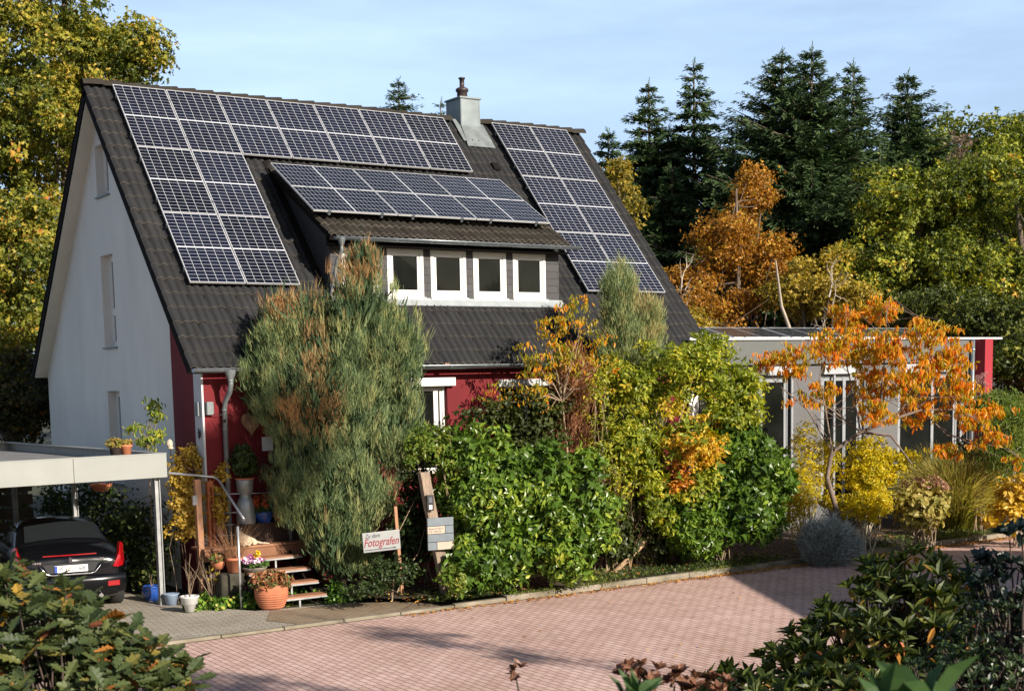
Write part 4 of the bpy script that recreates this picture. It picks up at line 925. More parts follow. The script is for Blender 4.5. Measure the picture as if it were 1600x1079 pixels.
mp_ = thing('sign_post', 'leaning weathered grey timber post carrying a grey slatted name board', 'sign post', (3.27, -7.5, 0)); tilt = Matrix.Rotation(rad(-8), 3, 'Y')
b = MB(); top = atY(657, 742, -7.5); vs_ = []
rr = random.Random(5)
for i in range(9):
    u = i/8; x = 3.30*(1-u)+(top[0]+.06)*u-3.27; z = u*(top[2]); w = .10-.012*u
    for a, c in ((-1, -.6), (1, -.6), (1, .6), (-1, .6)): vs_.append((x+a*w*(1+rr.uniform(-.06, .06)), c*w*.9, z+(rr.uniform(0, .05) if i == 8 else 0)))
b.add(vs_, [(i*4+k, i*4+(k+1) % 4, (i+1)*4+(k+1) % 4, (i+1)*4+k) for i in range(8) for k in range(4)]+[(32, 33, 34, 35)])
b.build('timber', mat('silvered_wood', (.40, .31, .23), .9, var=.4, scale=6, stretch=(8, 8, .8), bump=.8, bscale=30, col2=(.22, .16, .12)), mp_)
b = MB(); q = p-np.array([3.5, -7, 0])
dm = mat('slate_blue_slat', (.145, .175, .20), .6, var=.12, scale=8); tm = mat('tan_slat', (.42, .35, .28), .7, var=.12)
def slatp(x0, x1, z0, z1, m, lab):
    b = MB(); b.b2((x0, -.155, z0), (x1, -.12, z1)); o = b.build('slat', m, nb_, bevel=.003); 
    return o
nb_ = thing('name_board', 'slatted grey and tan name board fixed to the leaning timber post', 'sign', (float(p[0]), -7.5, float(p[2])), rad(-8))
b = MB(); b.b2((-.22, -.12, -.26), (.22, -.10, .26)); b.build('backing', DARK, nb_)
slatp(-.23, .23, .135, .265, dm, ''); o1 = slatp(-.23, .075, .005, .127, tm, ''); slatp(.083, .23, .005, .127, dm, ''); slatp(-.23, .23, -.127, -.003, dm, ''); slatp(-.23, -.075, -.262, -.135, dm, ''); slatp(-.067, .23, -.262, -.135, tm, '')
b = MB(); b.box((0, 0, 0), (.01, .01, .01))
rr = random.Random(9); b = MB()
for row, (zc, x0_, n_) in enumerate(((.088, -.20, 10), (.044, -.19, 8))):
    for k in range(n_): b.box((x0_+k*.026, -.1565, zc+rr.uniform(-.002, .002)), (rr.choice((.006, .010, .014)), .002, rr.choice((.018, .026))))
b.build('lettering', INK, nb_)
p = atY(672, 785, -7.6); ic = thing('doorbell', 'black intercom box with a white button on the leaning timber post', 'doorbell', (float(p[0]), -7.58, float(p[2])), rad(-8))
b = MB(); b.box((0, -.02, 0), (.12, .05, .26)); b.build('housing', PLAST, ic, bevel=.008)
b = MB(); b.box((0, -.047, -.07), (.055, .008, .07)); b.build('button', WHITE, ic)
b = MB(); b.box((0, -.047, .05), (.06, .006, .09)); b.build('camera_window', mat('grey_lens', (.12, .13, .15), .2), ic)

# ================================================================== plants near the house
def pxD(P):
    """photo pixel of a point, used only to decide which twigs of a real plant are dead or yellow"""
    d = np.asarray(P)-CAM; z = d@CF; return CX+FPX*(d@CR)/z, CY-FPX*(d@CU)/z
JUN = leafmat('juniper_needles', [(0, (.05, .085, .04)), (.25, (.13, .19, .085)), (.45, (.25, .30, .12)), (.6, (.42, .41, .17)), (.70, (.30, .17, .085)), (.86, (.50, .27, .11)), (1, (.66, .38, .16))], rough=.6, trans=.2, spec=.2)
def sprays(lv, rng, lobes, ncl, per, cr, ln, wd, tint, tcl, tv, upw=1.0, outw=.35, inner=.35, tintf=None, tpl='blade', jit=.22):
    C, Nn = clump_centres(rng, lobes, ncl, inner); n = len(C)*per; ci = np.repeat(np.arange(len(C)), per)
    lean = rng.normal(size=(len(C), 3))*.22
    P = C[ci]+rng.normal(size=(n, 3))*np.array([cr, cr, cr*1.3])
    D = unit(Nn[ci]*np.array([1, 1, .3])*outw+np.array([0, 0, upw])+lean[ci]+rng.normal(size=(n, 3))*jit)
    NN = unit(rng.normal(size=(n, 3))+Nn[ci]*.7)
    t = tint+tcl*(rng.random(len(C))[ci]-.5)*2+tv*(rng.random(n)-.5)*2
    if tintf is not None: t = tintf(P, t, rng)
    l = ln*(.5+rng.random(n)); lv.add(tpl, P, D, NN, l, wd*(.7+.6*rng.random(n)), t); return C
def brown(patches):
    def f(P, t, rng):
        x, y = pxD(P); t = t.copy()
        for a, b_, rx, ry, amt in patches:
            d = ((x-a)/rx)**2+((y-b_)/ry)**2; k = rng.random(len(t)) < .92*np.exp(-(d/1.0)**1.6); t[k] = amt+.22*(rng.random(k.sum())-.5)
        return t
    return f
rng = np.random.default_rng(1)
D0 = 23.7
jl = [lobe(528, 615, 132, 120, D0, 1.25, 3), lobe(558, 505, 72, 95, D0, .9, 1.6), lobe(470, 520, 52, 62, D0, .8, .9), lobe(525, 745, 105, 110, D0, 1.1, 2.2), lobe(618, 570, 48, 105, D0, .75, 1.1), lobe(622, 680, 44, 70, D0, .7, .9), lobe(420, 590, 40, 75, D0, .7, .8), lobe(530, 850, 55, 58, D0, .7, 1), lobe(440, 520, 40, 55, D0, .6, .5), lobe(565, 425, 24, 44, D0, .3, .35)]
t_ = thing('juniper', 'big dense blue green juniper with brown dead patches beside the front steps', 'shrub', tuple(atZ(515, 912, .05)*np.array([1, 1, 1])))
t_.location = (2.25, -5.55, 0); off = np.array(t_.location)
lv = Leaves(); lobs = [(np.array(c)-off, r, w) for c, r, w in jl]
pat = brown([(565, 405, 34, 44, .80), (500, 430, 45, 38, .74), (440, 470, 38, 32, .82), (493, 555, 24, 75, .72), (482, 655, 40, 28, .84), (452, 640, 20, 24, .95), (420, 455, 25, 25, .85), (515, 640, 22, 40, .75)])
sprays(lv, rng, sublobes(rng, lobs, 9, .38), 3000, 54, .055, .105, .0075, .33, .19, .14, outw=.30, inner=.72, jit=.17, tintf=lambda P, t, r: pat(P+off, t, r))
sprays(lv, rng, lobs, 520, 12, .022, .22, .0075, .50, .12, .10, outw=.22, inner=.85, jit=.12, tintf=lambda P, t, r: pat(P+off, t, r))
lv.build('foliage', JUN, t_)
lv = Leaves(); sprays(lv, rng, [(c, (r[0]*.62, r[1]*.62, r[2]*.72), w) for c, r, w in lobs], 700, 30, .10, .22, .035, .05, .05, .05, inner=.3); lv.build('inner_foliage', JUN, t_)  # inner sprays take the darkest tint, imitating shade deep in the juniper
b = MB(); limbs(b, rng, (0, 0, 0), [(.05, 0, .8), (.15, 0, 2.2), (.3, .0, 4)], np.array([l[0] for l in lobs]), .14, 8, r1=.02); b.build('trunk', BARK, t_)
# second, slimmer juniper
t_ = thing('juniper', 'slim pale grey green juniper rising above the yellow shrubs before the roof', 'shrub'); D1 = 26.8; c = atD(985, 560, D1); t_.location = (c[0], c[1], .08); off2 = np.array(t_.location)
jl2 = [lobe(985, 560, 52, 80, D1, .6, 2), lobe(968, 470, 26, 60, D1, .35, 1), lobe(1005, 510, 30, 45, D1, .4, .8), lobe(990, 680, 50, 90, D1, .6, 1.5)]
lv = Leaves(); lobs = [(np.array(c)-off2, r, w) for c, r, w in jl2]; p2 = brown([(1005, 470, 20, 22, .62), (975, 600, 22, 30, .56), (1020, 520, 15, 20, .6)])
sprays(lv, rng, lobs, 1000, 46, .055, .13, .009, .42, .17, .15, outw=.28, inner=.5, jit=.15, tintf=lambda P, t, r: p2(P+off2, t, r)); lv.build('foliage', JUN, t_)
b = MB(); limbs(b, rng, (0, 0, 0), [(0, 0, 1.5), (0, 0, 4.0)], np.array([l[0] for l in lobs]), .08, 4); b.build('trunk', BARK, t_)
# reddish dead juniper between them
t_ = thing('dead_conifer', 'rust brown dead conifer shrub behind the laurel hedge', 'shrub'); c = atD(890, 640, 26); t_.location = (c[0], c[1], .08); o3 = np.array(t_.location)
lv = Leaves(); sprays(lv, rng, [(np.array(l[0])-o3, l[1], l[2]) for l in (lobe(893, 610, 28, 60, 26, .4, 1), lobe(885, 690, 35, 70, 26, .4, 1))], 170, 40, .06, .20, .013, .80, .08, .12, outw=.5); lv.build('foliage', leafmat('dead_needles', [(0, (.10, .05, .03)), (.6, (.30, .13, .07)), (1, (.46, .22, .11))], trans=.15), t_)
b = MB(); limbs(b, rng, (0, 0, 0), [(0, 0, 1.5), (0, 0, 2.8)], np.zeros((0, 3)), .05, 0); b.build('trunk', BARK, t_)

# generic shrub: lobes in world, thing at ground under the first lobe
def shrub(name, label, cat, lobes, m, ncl, per, cr, ls, seed, tpl='leaf', stems=10, sr=.015, sm=None, ground=.08, group=None, partname='foliage', base=None, **kw):
    rng = np.random.default_rng(seed); c = np.mean([l[0] for l in lobes], 0)
    if base is None: base = (c[0], c[1])
    t_ = thing(name, label, cat, (float(base[0]), float(base[1]), ground), 0, group); o = np.array([base[0], base[1], ground])
    lv = Leaves(); ll = [(np.array(l[0])-o, l[1], l[2]) for l in lobes]
    tf = kw.pop('tintf', None); core = kw.pop('core', 0); trunk = kw.pop('trunk', False); subn = kw.pop('subn', 0)
    ll0 = ll
    if core: crown(lv, rng, [(c_, np.array(r_)*.74, w_) for c_, r_, w_ in ll], core, 14, .25, ls*2.0, 'clump', tint=.22, tvar=.15, tclump=.1, inner=.2)  # core leaves tinted darker, putting the shade inside the shrub into their colour
    if subn: ll = sublobes(rng, ll, subn)
    C = crown(lv, rng, ll, ncl, per, cr, ls, tpl, tintf=(lambda P, t: tf(P+o, t)) if tf else None, **kw); lv.build(partname, m, t_)
    b = MB()
    hub = Vector((0, 0, -.05))
    if trunk:
        lo = min(l_[0][2]-l_[1][2]*.6 for l_ in ll0); cc = np.mean([l_[0] for l_ in ll0], 0); hub = Vector((cc[0]*.6, cc[1]*.6, max(lo, .3))); b.tube([(0, 0, -.1), (hub.x*.4, hub.y*.3, hub.z*.5), tuple(hub)], [sr*2, sr*1.5, sr*1.2], 7)
    if stems:
        for i in rng.choice(len(C), min(stems, len(C)), replace=False):
            e = Vector(C[i]); s = hub.copy() if trunk else Vector((rng.normal()*.12, rng.normal()*.12, -.05)); q = s.lerp(e, .5)+Vector(rng.normal(size=3)*.1); q.z = max(q.z, .1)
            b.tube([s, s.lerp(q, .5)+Vector((0, 0, .1)), q, e], [sr, sr*.8, sr*.55, sr*.25], 5, cap=False)
        b.build('stems', sm or TWIG, t_)
    return t_
LAUREL = leafmat('laurel_leaf', [(0, (.03, .065, .010)), (.4, (.10, .18, .02)), (.75, (.24, .33, .035)), (.92, (.42, .44, .06)), (1, (.52, .40, .06))], rough=.34, trans=.25, spec=.42)
h1 = [lobe(728, 740, 46, 80, 23.7, .6, 1), lobe(745, 790, 52, 105, 23.5, .7, 1), lobe(775, 760, 75, 115, 23.6, .8, 1.2), lobe(850, 765, 75, 110, 23.9, .8, 1.2), lobe(905, 790, 42, 110, 24.1, .7, .8), lobe(738, 880, 45, 45, 23.1, .6, .7), lobe(790, 860, 80, 60, 23.3, .7, .8), lobe(880, 850, 65, 60, 23.6, .7, .8)]
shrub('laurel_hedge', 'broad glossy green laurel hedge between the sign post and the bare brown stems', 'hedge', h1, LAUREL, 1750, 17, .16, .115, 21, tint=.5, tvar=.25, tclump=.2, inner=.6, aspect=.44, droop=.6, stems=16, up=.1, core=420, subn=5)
h1b = [lobe(675, 690, 38, 30, 23.3, .4, 1), lobe(648, 705, 22, 26, 23.3, .3, .5), lobe(700, 735, 22, 40, 23.4, .3, .6), lobe(712, 905, 26, 26, 22.6, .3, .5)]
shrub('laurel_bush', 'lighter laurel sprigs hanging over the top of the leaning sign post', 'shrub', h1b, leafmat('laurel_pale', [(0, (.05, .09, .02)), (.5, (.14, .22, .03)), (1, (.36, .34, .07))], rough=.35, trans=.35), 120, 14, .12, .09, 22, tint=.5, aspect=.45, inner=.3, stems=8, sm=TWIG, base=(3.65, -7.3))
h2 = [lobe(1140, 690, 55, 45, 26.6, .6, .8), lobe(1060, 800, 34, 75, 26.1, .5, .7), lobe(1215, 740, 14, 60, 26.9, .4, .2), lobe(1165, 740, 62, 90, 26.6, .8, 1), lobe(1120, 780, 62, 95, 26.4, .8, 1), lobe(1175, 800, 48, 60, 26.3, .7, .8), lobe(1085, 830, 45, 50, 26.0, .6, .6)]
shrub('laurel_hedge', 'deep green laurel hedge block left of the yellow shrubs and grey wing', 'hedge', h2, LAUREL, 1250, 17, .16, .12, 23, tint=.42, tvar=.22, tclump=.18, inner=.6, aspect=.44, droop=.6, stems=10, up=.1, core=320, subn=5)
YG = leafmat('yellow_green_leaf', [(0, (.08, .12, .015)), (.35, (.28, .33, .035)), (.65, (.54, .52, .06)), (.85, (.70, .48, .05)), (1, (.66, .26, .04))], rough=.4, trans=.4)
def yel(patches):
    def f(P, t):
        x, y = pxD(P); t = t.copy(); r = np.random.default_rng(5)
        for a, b_, rx, ry, amt in patches:
            k = ((x-a)/rx)**2+((y-b_)/ry)**2 < 1; t[k] = amt+.2*(r.random(k.sum())-.5)
        return t
    return f
ms = [lobe(1150, 645, 42, 42, 26.3, .5, .7), lobe(1000, 700, 45, 60, 25.6, .4, .7), lobe(1090, 760, 40, 50, 25.9, .4, .5), lobe(965, 700, 36, 60, 25.8, .4, .6), lobe(1035, 780, 40, 60, 25.6, .4, .5), lobe(880, 580, 50, 40, 26.2, .4, .5), lobe(1055, 585, 112, 62, 26.2, .9, 1.6), lobe(1130, 610, 58, 70, 26.3, .8, 1.1), lobe(1000, 620, 55, 70, 26.0, .7, .9), lobe(1075, 680, 62, 60, 25.7, .7, 1), lobe(1110, 540, 50, 30, 26.4, .6, .5), lobe(955, 590, 28, 50, 26, .4, .4), lobe(1165, 590, 30, 50, 26.6, .5, .5)]
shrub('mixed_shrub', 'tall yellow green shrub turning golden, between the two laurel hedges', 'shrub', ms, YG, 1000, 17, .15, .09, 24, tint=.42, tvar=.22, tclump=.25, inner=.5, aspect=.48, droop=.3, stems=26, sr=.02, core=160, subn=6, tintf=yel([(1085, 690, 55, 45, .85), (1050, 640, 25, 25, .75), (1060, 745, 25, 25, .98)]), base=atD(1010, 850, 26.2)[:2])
sc = [lobe(945, 700, 26, 60, 25.4, .4, 1), lobe(930, 620, 30, 50, 25.6, .5, .8), lobe(965, 760, 20, 50, 25.3, .3, .6)]
shrub('wild_shrub', 'scrawny yellowish shrub in the gap right of the big laurel hedge', 'shrub', sc, YG, 130, 13, .15, .075, 25, tint=.45, tvar=.3, aspect=.4, stems=16, sm=TWIG, inner=.3)
TW2 = mat('tan_twig', (.27, .17, .09), .8, var=.3)
t_ = thing('bare_shrub', 'tangle of bare tan arching stems between the laurel hedges', 'shrub', tuple(atZ(985, 890, .08))); 
twigs('stems', t_, (0, 0, 0), 18, 2.2, .55, TW2, 31, r=.010, bend=.5, lean=(-.05, .1))
b = MB(); b.tube([(-.5, -.1, -.02), (.3, .0, .45), (1.0, .2, .85)], [.05, .045, .03], 8); b.build('fallen_branch', mat('tan_log', (.40, .26, .15), .85, var=.3), t_)
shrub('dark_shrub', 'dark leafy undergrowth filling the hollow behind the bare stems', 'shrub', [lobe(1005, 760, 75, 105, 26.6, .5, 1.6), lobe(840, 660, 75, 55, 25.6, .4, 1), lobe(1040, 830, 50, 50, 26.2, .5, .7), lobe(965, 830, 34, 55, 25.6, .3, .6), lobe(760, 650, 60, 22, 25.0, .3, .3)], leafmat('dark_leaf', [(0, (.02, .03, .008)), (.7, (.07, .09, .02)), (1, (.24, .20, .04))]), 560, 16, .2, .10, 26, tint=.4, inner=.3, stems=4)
CH = leafmat('cherry_leaf', [(0, (.26, .26, .03)), (.3, (.66, .42, .03)), (.6, (.78, .30, .025)), (.85, (.72, .18, .02)), (1, (.42, .09, .03))], rough=.4, trans=.45)
c1 = [lobe(868, 505, 26, 40, 25.6, .4, 1), lobe(905, 490, 22, 30, 25.8, .4, .7), lobe(825, 560, 26, 28, 25.4, .4, .8), lobe(895, 550, 45, 45, 25.6, .5, 1.2), lobe(775, 615, 22, 22, 25.2, .4, .5), lobe(940, 560, 30, 50, 25.8, .4, .7), lobe(845, 610, 40, 30, 25.4, .4, .8)]
shrub('young_cherry_tree', 'small tree with hanging orange and yellow leaves in front of the roof edge', 'tree', c1, CH, 130, 12, .16, .09, 27, tint=.16, tvar=.28, tclump=.32, inner=.2, droop=1.6, aspect=.36, stems=20, sr=.014, trunk=True, partname='crown', base=atD(900, 850, 25.8)[:2])
t_ = thing('orange_cherry_tree', 'spreading cherry tree with drooping bright orange leaves before the grey wing', 'tree'); D2 = 27.3
bp_ = atD(1318, 835, 27.6); t_.location = (bp_[0], bp_[1], .08); o4 = np.array(t_.location); rng = np.random.default_rng(44)
cl = [(1200, 565, 30, 18), (1245, 575, 30, 18), (1300, 540, 50, 34), (1330, 495, 34, 26), (1382, 480, 26, 26), (1345, 540, 55, 35), (1400, 540, 45, 34), (1445, 520, 30, 30), (1470, 560, 36, 36), (1425, 590, 55, 36), (1360, 600, 50, 30), (1280, 612, 34, 22), (1240, 545, 22, 15), (1500, 610, 40, 40), (1440, 640, 50, 26), (1520, 650, 30, 22), (1550, 680, 26, 18), (1560, 640, 18, 16), (1490, 560, 20, 40), (1310, 480, 16, 10), (1585, 715, 14, 12), (1370, 640, 34, 24), (1218, 552, 20, 12), (1480, 700, 40, 14), (1250, 630, 10, 8), (1470, 515, 12, 20)]
ol = [lobe(x, y, rx, ry, D2+rng.normal()*.5, .45, rx*ry/1200) for x, y, rx, ry in cl]; ll = [(np.array(l[0])-o4, l[1], l[2]) for l in ol]
lv = Leaves(); C = crown(lv, rng, ll, 1200, 9, .085, .115, 'leaf', .38, .28, .28, inner=.05, droop=2.4, aspect=.30); lv.build('crown', CH, t_)
b = MB(); tk = [np.array(atD(*q))-o4 for q in ((1318, 835, 27.6), (1292, 745, 27.5), (1300, 705, 27.4), (1345, 675, 27.3), (1395, 655, 27.3), (1440, 640, 27.3))]
b.tube(tk, [.055, .05, .045, .038, .032, .02], 8, cap=False)
b.tube([np.array(atD(*q))-o4 for q in ((1345, 675, 27.3), (1392, 680, 27.1), (1425, 725, 27))], [.034, .026, .012], 6, cap=False)
mains = [((1300, 705), (1262, 640), (1215, 600), (1180, 560)), ((1345, 675), (1330, 600), (1315, 540), (1330, 480)), ((1370, 665), (1380, 590), (1385, 520), (1385, 470)), ((1395, 655), (1440, 600), (1460, 550), (1470, 510)), ((1440, 640), (1490, 640), (1530, 655), (1590, 715)), ((1300, 705), (1290, 640), (1280, 590), (1300, 530)), ((1395, 655), (1430, 640), (1480, 600), (1500, 590)), ((1440, 640), (1480, 680), (1530, 690), (1560, 700)), ((1345, 675), (1300, 640), (1250, 610), (1235, 560))]
for mseg in mains:
    pts = [Vector(np.array(atD(x, y, 27.3+rng.normal()*.15))-o4) for x, y in mseg]; b.tube(pts, [.020, .015, .010, .005], 6, cap=False)
    for _ in range(9):
        j = rng.integers(0, 3); s = pts[j].lerp(pts[j+1], rng.random()); i = np.argmin(np.linalg.norm(C-np.array(s)-rng.normal(size=3)*.5, axis=1)); e = Vector(C[i])
        b.tube([s, s.lerp(e, .5)+Vector(rng.normal(size=3)*.06), e], [.007, .005, .003], 4, cap=False)
b.build('trunk', mat('cherry_bark', (.26, .19, .15), .8, var=.35, scale=9, col2=(.12, .09, .075)), t_)
YL = leafmat('bright_yellow_leaf', [(0, (.22, .20, .02)), (.4, (.50, .44, .02)), (.75, (.74, .56, .03)), (1, (.80, .48, .04))], rough=.4, trans=.45)
shrub('yellow_shrub', 'slender upright yellow shrub growing just right of the laurel hedge', 'shrub', [lobe(1258, 700, 16, 45, 27.6, .3, .6), lobe(1250, 765, 36, 45, 27.6, .4, 1.2), lobe(1290, 720, 26, 40, 27.8, .3, .7), lobe(1235, 800, 22, 30, 27.5, .3, .4)], YL, 420, 14, .12, .065, 28, tint=.5, aspect=.35, inner=.3, stems=40, sr=.012, sm=mat('yellow_twig', (.42, .33, .10), .8), up=1)
shrub('yellow_shrub', 'round bright lemon yellow bush under the arching cherry trunk', 'shrub', [lobe(1355, 725, 56, 50, 28, .6, 1.4), lobe(1400, 730, 34, 44, 28, .5, .7), lobe(1350, 785, 52, 34, 27.7, .5, 1), lobe(1300, 770, 24, 34, 27.9, .4, .4)], YL, 760, 15, .11, .065, 29, tint=.5, aspect=.5, subn=9, inner=.3, stems=30, sr=.013, sm=TWIGP)
GR = leafmat('ornamental_grass', [(0, (.22, .26, .04)), (.5, (.46, .44, .10)), (1, (.68, .52, .22))], trans=.4)
t_ = thing('ornamental_grass', 'large clump of arching green and straw coloured ornamental grass', 'grass clump', tuple(atZ(1495, 826, .08)))
grass(t_, 7000, .45, 2.05, .017, GR, 51, .62, arch=1.0, tint=.38, tv=.55, seg=5)
shrub('hydrangea', 'dried pinkish brown hydrangea with yellowing leaves beside the ornamental grass', 'shrub', [lobe(1440, 790, 48, 36, 28.0, .5, 1)], leafmat('hydrangea_leaf', [(0, (.14, .16, .03)), (.5, (.36, .30, .07)), (1, (.52, .38, .14))]), 120, 12, .14, .12, 32, tint=.5, aspect=.7, inner=.4, stems=16)
shrub('hydrangea_blooms', 'dried rosy seed heads standing over the hydrangea leaves', 'flowers', [lobe(1445, 762, 42, 16, 28.1, .5, 1)], leafmat('dried_bloom', [(0, (.30, .14, .08)), (1, (.55, .33, .24))]), 26, 34, .10, .05, 33, tint=.5, aspect=.8, inner=.2, stems=14, flat=.8)
shrub('yellow_border_plants', 'golden yellow leaved perennials at the right edge by the kerb', 'plants', [lobe(1590, 775, 34, 34, 28.5, .6, 1), lobe(1570, 810, 30, 20, 28.2, .5, .7), lobe(1620, 790, 30, 40, 28.6, .6, .8)], leafmat('golden_leaf', [(0, (.30, .20, .03)), (.5, (.60, .38, .04)), (1, (.75, .52, .06))]), 120, 12, .15, .13, 34, tint=.55, aspect=.7, inner=.3, stems=14)
shrub('bamboo', 'light green bamboo like shrub by the red end wall', 'shrub', [lobe(1560, 640, 44, 32, 30, .7, 1), lobe(1610, 650, 40, 40, 30.5, .7, 1), lobe(1575, 700, 45, 40, 29.8, .6, .8)], leafmat('bamboo_leaf', [(0, (.06, .11, .02)), (.6, (.20, .27, .06)), (1, (.44, .42, .12))], trans=.4), 260, 16, .2, .16, 35, tint=.5, aspect=.16, inner=.3, stems=20, droop=.9, sm=TWIGP)
shrub('pink_seed_heads', 'pale pink feathery seed heads in front of the red end wall', 'flowers', [lobe(1537, 590, 14, 12, 30, .2, 1)], leafmat('pink_plume', [(0, (.5, .25, .25)), (1, (.7, .45, .42))]), 14, 22, .08, .05, 36, tpl='dia', aspect=.2, stems=8, up=2)
shrub('dark_green_shrub', 'dark shrub behind the grass at the end of the wing', 'shrub', [lobe(1590, 730, 40, 40, 31, .6, 1), lobe(1530, 720, 40, 40, 31, .6, 1)], leafmat('dark_leaf2', [(0, (.015, .03, .01)), (1, (.07, .10, .03))]), 120, 14, .2, .13, 37, stems=6)
SV = leafmat('silver_leaf', [(0, (.22, .25, .22)), (.5, (.38, .41, .38)), (1, (.55, .57, .52))], rough=.7, trans=.1, spec=.15)
t_ = thing('silver_bush', 'low round silver grey bush spilling over the kerb', 'shrub', tuple(atZ(1292, 880, .03))); rng = np.random.default_rng(61); lv = Leaves()
sprays(lv, rng, [((0, 0, .40), (.52, .46, .40), 1), ((.25, -.1, .3), (.4, .35, .3), .5)], 420, 40, .05, .085, .014, .5, .2, .2, upw=.5, outw=1.0, inner=.6); lv.build('foliage', SV, t_)
twigs('stems', t_, (0, 0, 0), 12, .5, .3, TWIG, 62)
# climber at the steps
YC = leafmat('climber_leaf', [(0, (.20, .15, .02)), (.35, (.45, .30, .03)), (.7, (.68, .46, .08)), (1, (.75, .60, .20))], rough=.4, trans=.35)
shrub('yellow_climber', 'climbing shrub full of small golden leaves between the carport and the entrance', 'climber', [lobe(286, 785, 26, 52, 23.4, .12, .9), lobe(345, 790, 12, 40, 23.6, .06, .3), lobe(296, 770, 38, 66, 23.9, .12, 1.5), lobe(275, 745, 20, 44, 23.9, .15, .6), lobe(325, 725, 30, 24, 23.85, .1, .7), lobe(335, 780, 20, 50, 23.8, .08, .6), lobe(298, 826, 42, 22, 23.7, .12, .8), lobe(300, 704, 22, 14, 23.9, .1, .3), lobe(348, 735, 10, 20, 23.75, .06, .2)], YC, 480, 14, .08, .048, 38, tint=.55, tvar=.3, aspect=.75, inner=.15, stems=5, sr=.006, ground=0, base=(-.15, -4.5))
shrub('young_pear_tree', 'thin young tree with yellow green hanging leaves rising behind the carport roof', 'tree', [lobe(242, 640, 14, 24, 24.2, .18, 1), lobe(240, 680, 16, 24, 24.2, .2, 1), lobe(212, 668, 22, 7, 24.2, .12, .5), lobe(226, 690, 12, 12, 24.2, .12, .3)], leafmat('pear_leaf', [(0, (.08, .13, .02)), (.5, (.24, .32, .04)), (1, (.55, .48, .08))], trans=.4), 62, 9, .10, .085, 39, tint=.5, tvar=.3, aspect=.4, inner=.1, droop=1.4, stems=9, sr=.008, trunk=True, partname='crown', ground=0)
IVY = leafmat('ivy_leaf', [(0, (.02, .05, .01)), (.5, (.06, .14, .02)), (.85, (.20, .34, .04)), (1, (.4, .4, .08))], rough=.35, trans=.25)
shrub('ivy_patch', 'bright green leafy plants on the ground between the carport post and the steps', 'plants', [(np.array((x, y, .08)), (.22, .16, .13), 1) for x, y in ((-.35, -5.6), (0, -5.75), (.35, -5.75), (.1, -5.4), (.45, -6.0), (.75, -6.0), (-.1, -5.2), (.5, -5.55), (1.0, -5.95))], IVY, 190, 16, .08, .065, 40, tint=.6, tvar=.4, aspect=.8, inner=.1, stems=0, ground=0)
shrub('ivy_patch', 'dark ivy growing in the shade underneath the wooden steps', 'plants', [(np.array((x, y, .08)), (.35, .2, .22), 1) for x, y in ((.9, -5.3), (1.5, -5.6), (2.0, -5.9), (1.8, -6.35), (.5, -5.0))], IVY, 120, 16, .1, .065, 41, tint=.4, tvar=.4, aspect=.8, inner=.1, stems=0, ground=0)
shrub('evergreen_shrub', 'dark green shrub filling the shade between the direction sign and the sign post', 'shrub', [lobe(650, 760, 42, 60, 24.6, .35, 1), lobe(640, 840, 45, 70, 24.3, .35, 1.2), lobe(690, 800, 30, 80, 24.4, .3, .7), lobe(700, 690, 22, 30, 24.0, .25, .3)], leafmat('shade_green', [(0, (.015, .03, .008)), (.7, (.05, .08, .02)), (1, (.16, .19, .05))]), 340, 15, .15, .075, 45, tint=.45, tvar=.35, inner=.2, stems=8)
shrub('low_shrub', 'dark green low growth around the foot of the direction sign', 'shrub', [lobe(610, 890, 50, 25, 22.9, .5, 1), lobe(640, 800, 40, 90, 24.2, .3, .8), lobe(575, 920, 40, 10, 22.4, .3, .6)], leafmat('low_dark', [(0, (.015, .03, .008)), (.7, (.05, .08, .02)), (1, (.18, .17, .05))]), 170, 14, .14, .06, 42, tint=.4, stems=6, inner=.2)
# carport background foliage
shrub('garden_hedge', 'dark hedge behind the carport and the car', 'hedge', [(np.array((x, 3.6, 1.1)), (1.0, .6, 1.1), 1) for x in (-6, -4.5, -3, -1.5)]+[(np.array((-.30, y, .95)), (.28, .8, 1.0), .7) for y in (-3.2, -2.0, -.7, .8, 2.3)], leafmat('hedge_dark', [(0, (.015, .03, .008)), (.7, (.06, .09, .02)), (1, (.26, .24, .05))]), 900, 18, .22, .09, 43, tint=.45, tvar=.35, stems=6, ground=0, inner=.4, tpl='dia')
# ground cover and fallen leaves (nobody could count them)
rng = np.random.default_rng(70); lv = Leaves(); n = 11000
X = 2.6+rng.random(n)**1.0*18.6; Y = -8.05+np.abs(rng.normal(size=n))*.55+.25*np.sin(X*1.7)*0; m_ = (np.sin(X*2.1)+np.sin(X*.83+1)+rng.normal(size=n)*.5 > -.6)
X, Y = X[m_], Y[m_]; n = len(X); P = np.stack([X, Y, np.full(n, .09)+rng.random(n)*.05], 1)
D = unit(rng.normal(size=(n, 3))*np.array([1, 1, .4])+np.array([0, 0, .5])); lv.add('dia', P, D, unit(rng.normal(size=(n, 3))*.4+np.array([0, 0, 1])), .06*(.5+rng.random(n)), .035, .5*rng.random(n)+.3*(np.sin(X*1.3)*.5+.5))
n = 2600; cxs = np.array([4.6, 5.0, 5.6, 6.0, 8.4, 8.9, 9.5, 12.2, 13.5, 14.5, 15.8]); k = rng.integers(0, len(cxs), n); X = cxs[k]+rng.normal(size=n)*.22; Y = -8.10+rng.normal(size=n)*.07
P = np.stack([X, Y, .07+rng.random(n)*.04], 1); lv.add('dia', P, unit(rng.normal(size=(n, 3))*.7+np.array([0, -.3, .5])), unit(rng.normal(size=(n, 3))*.5+np.array([0, 0, 1])), .045, .018, .45+.4*rng.random(n))
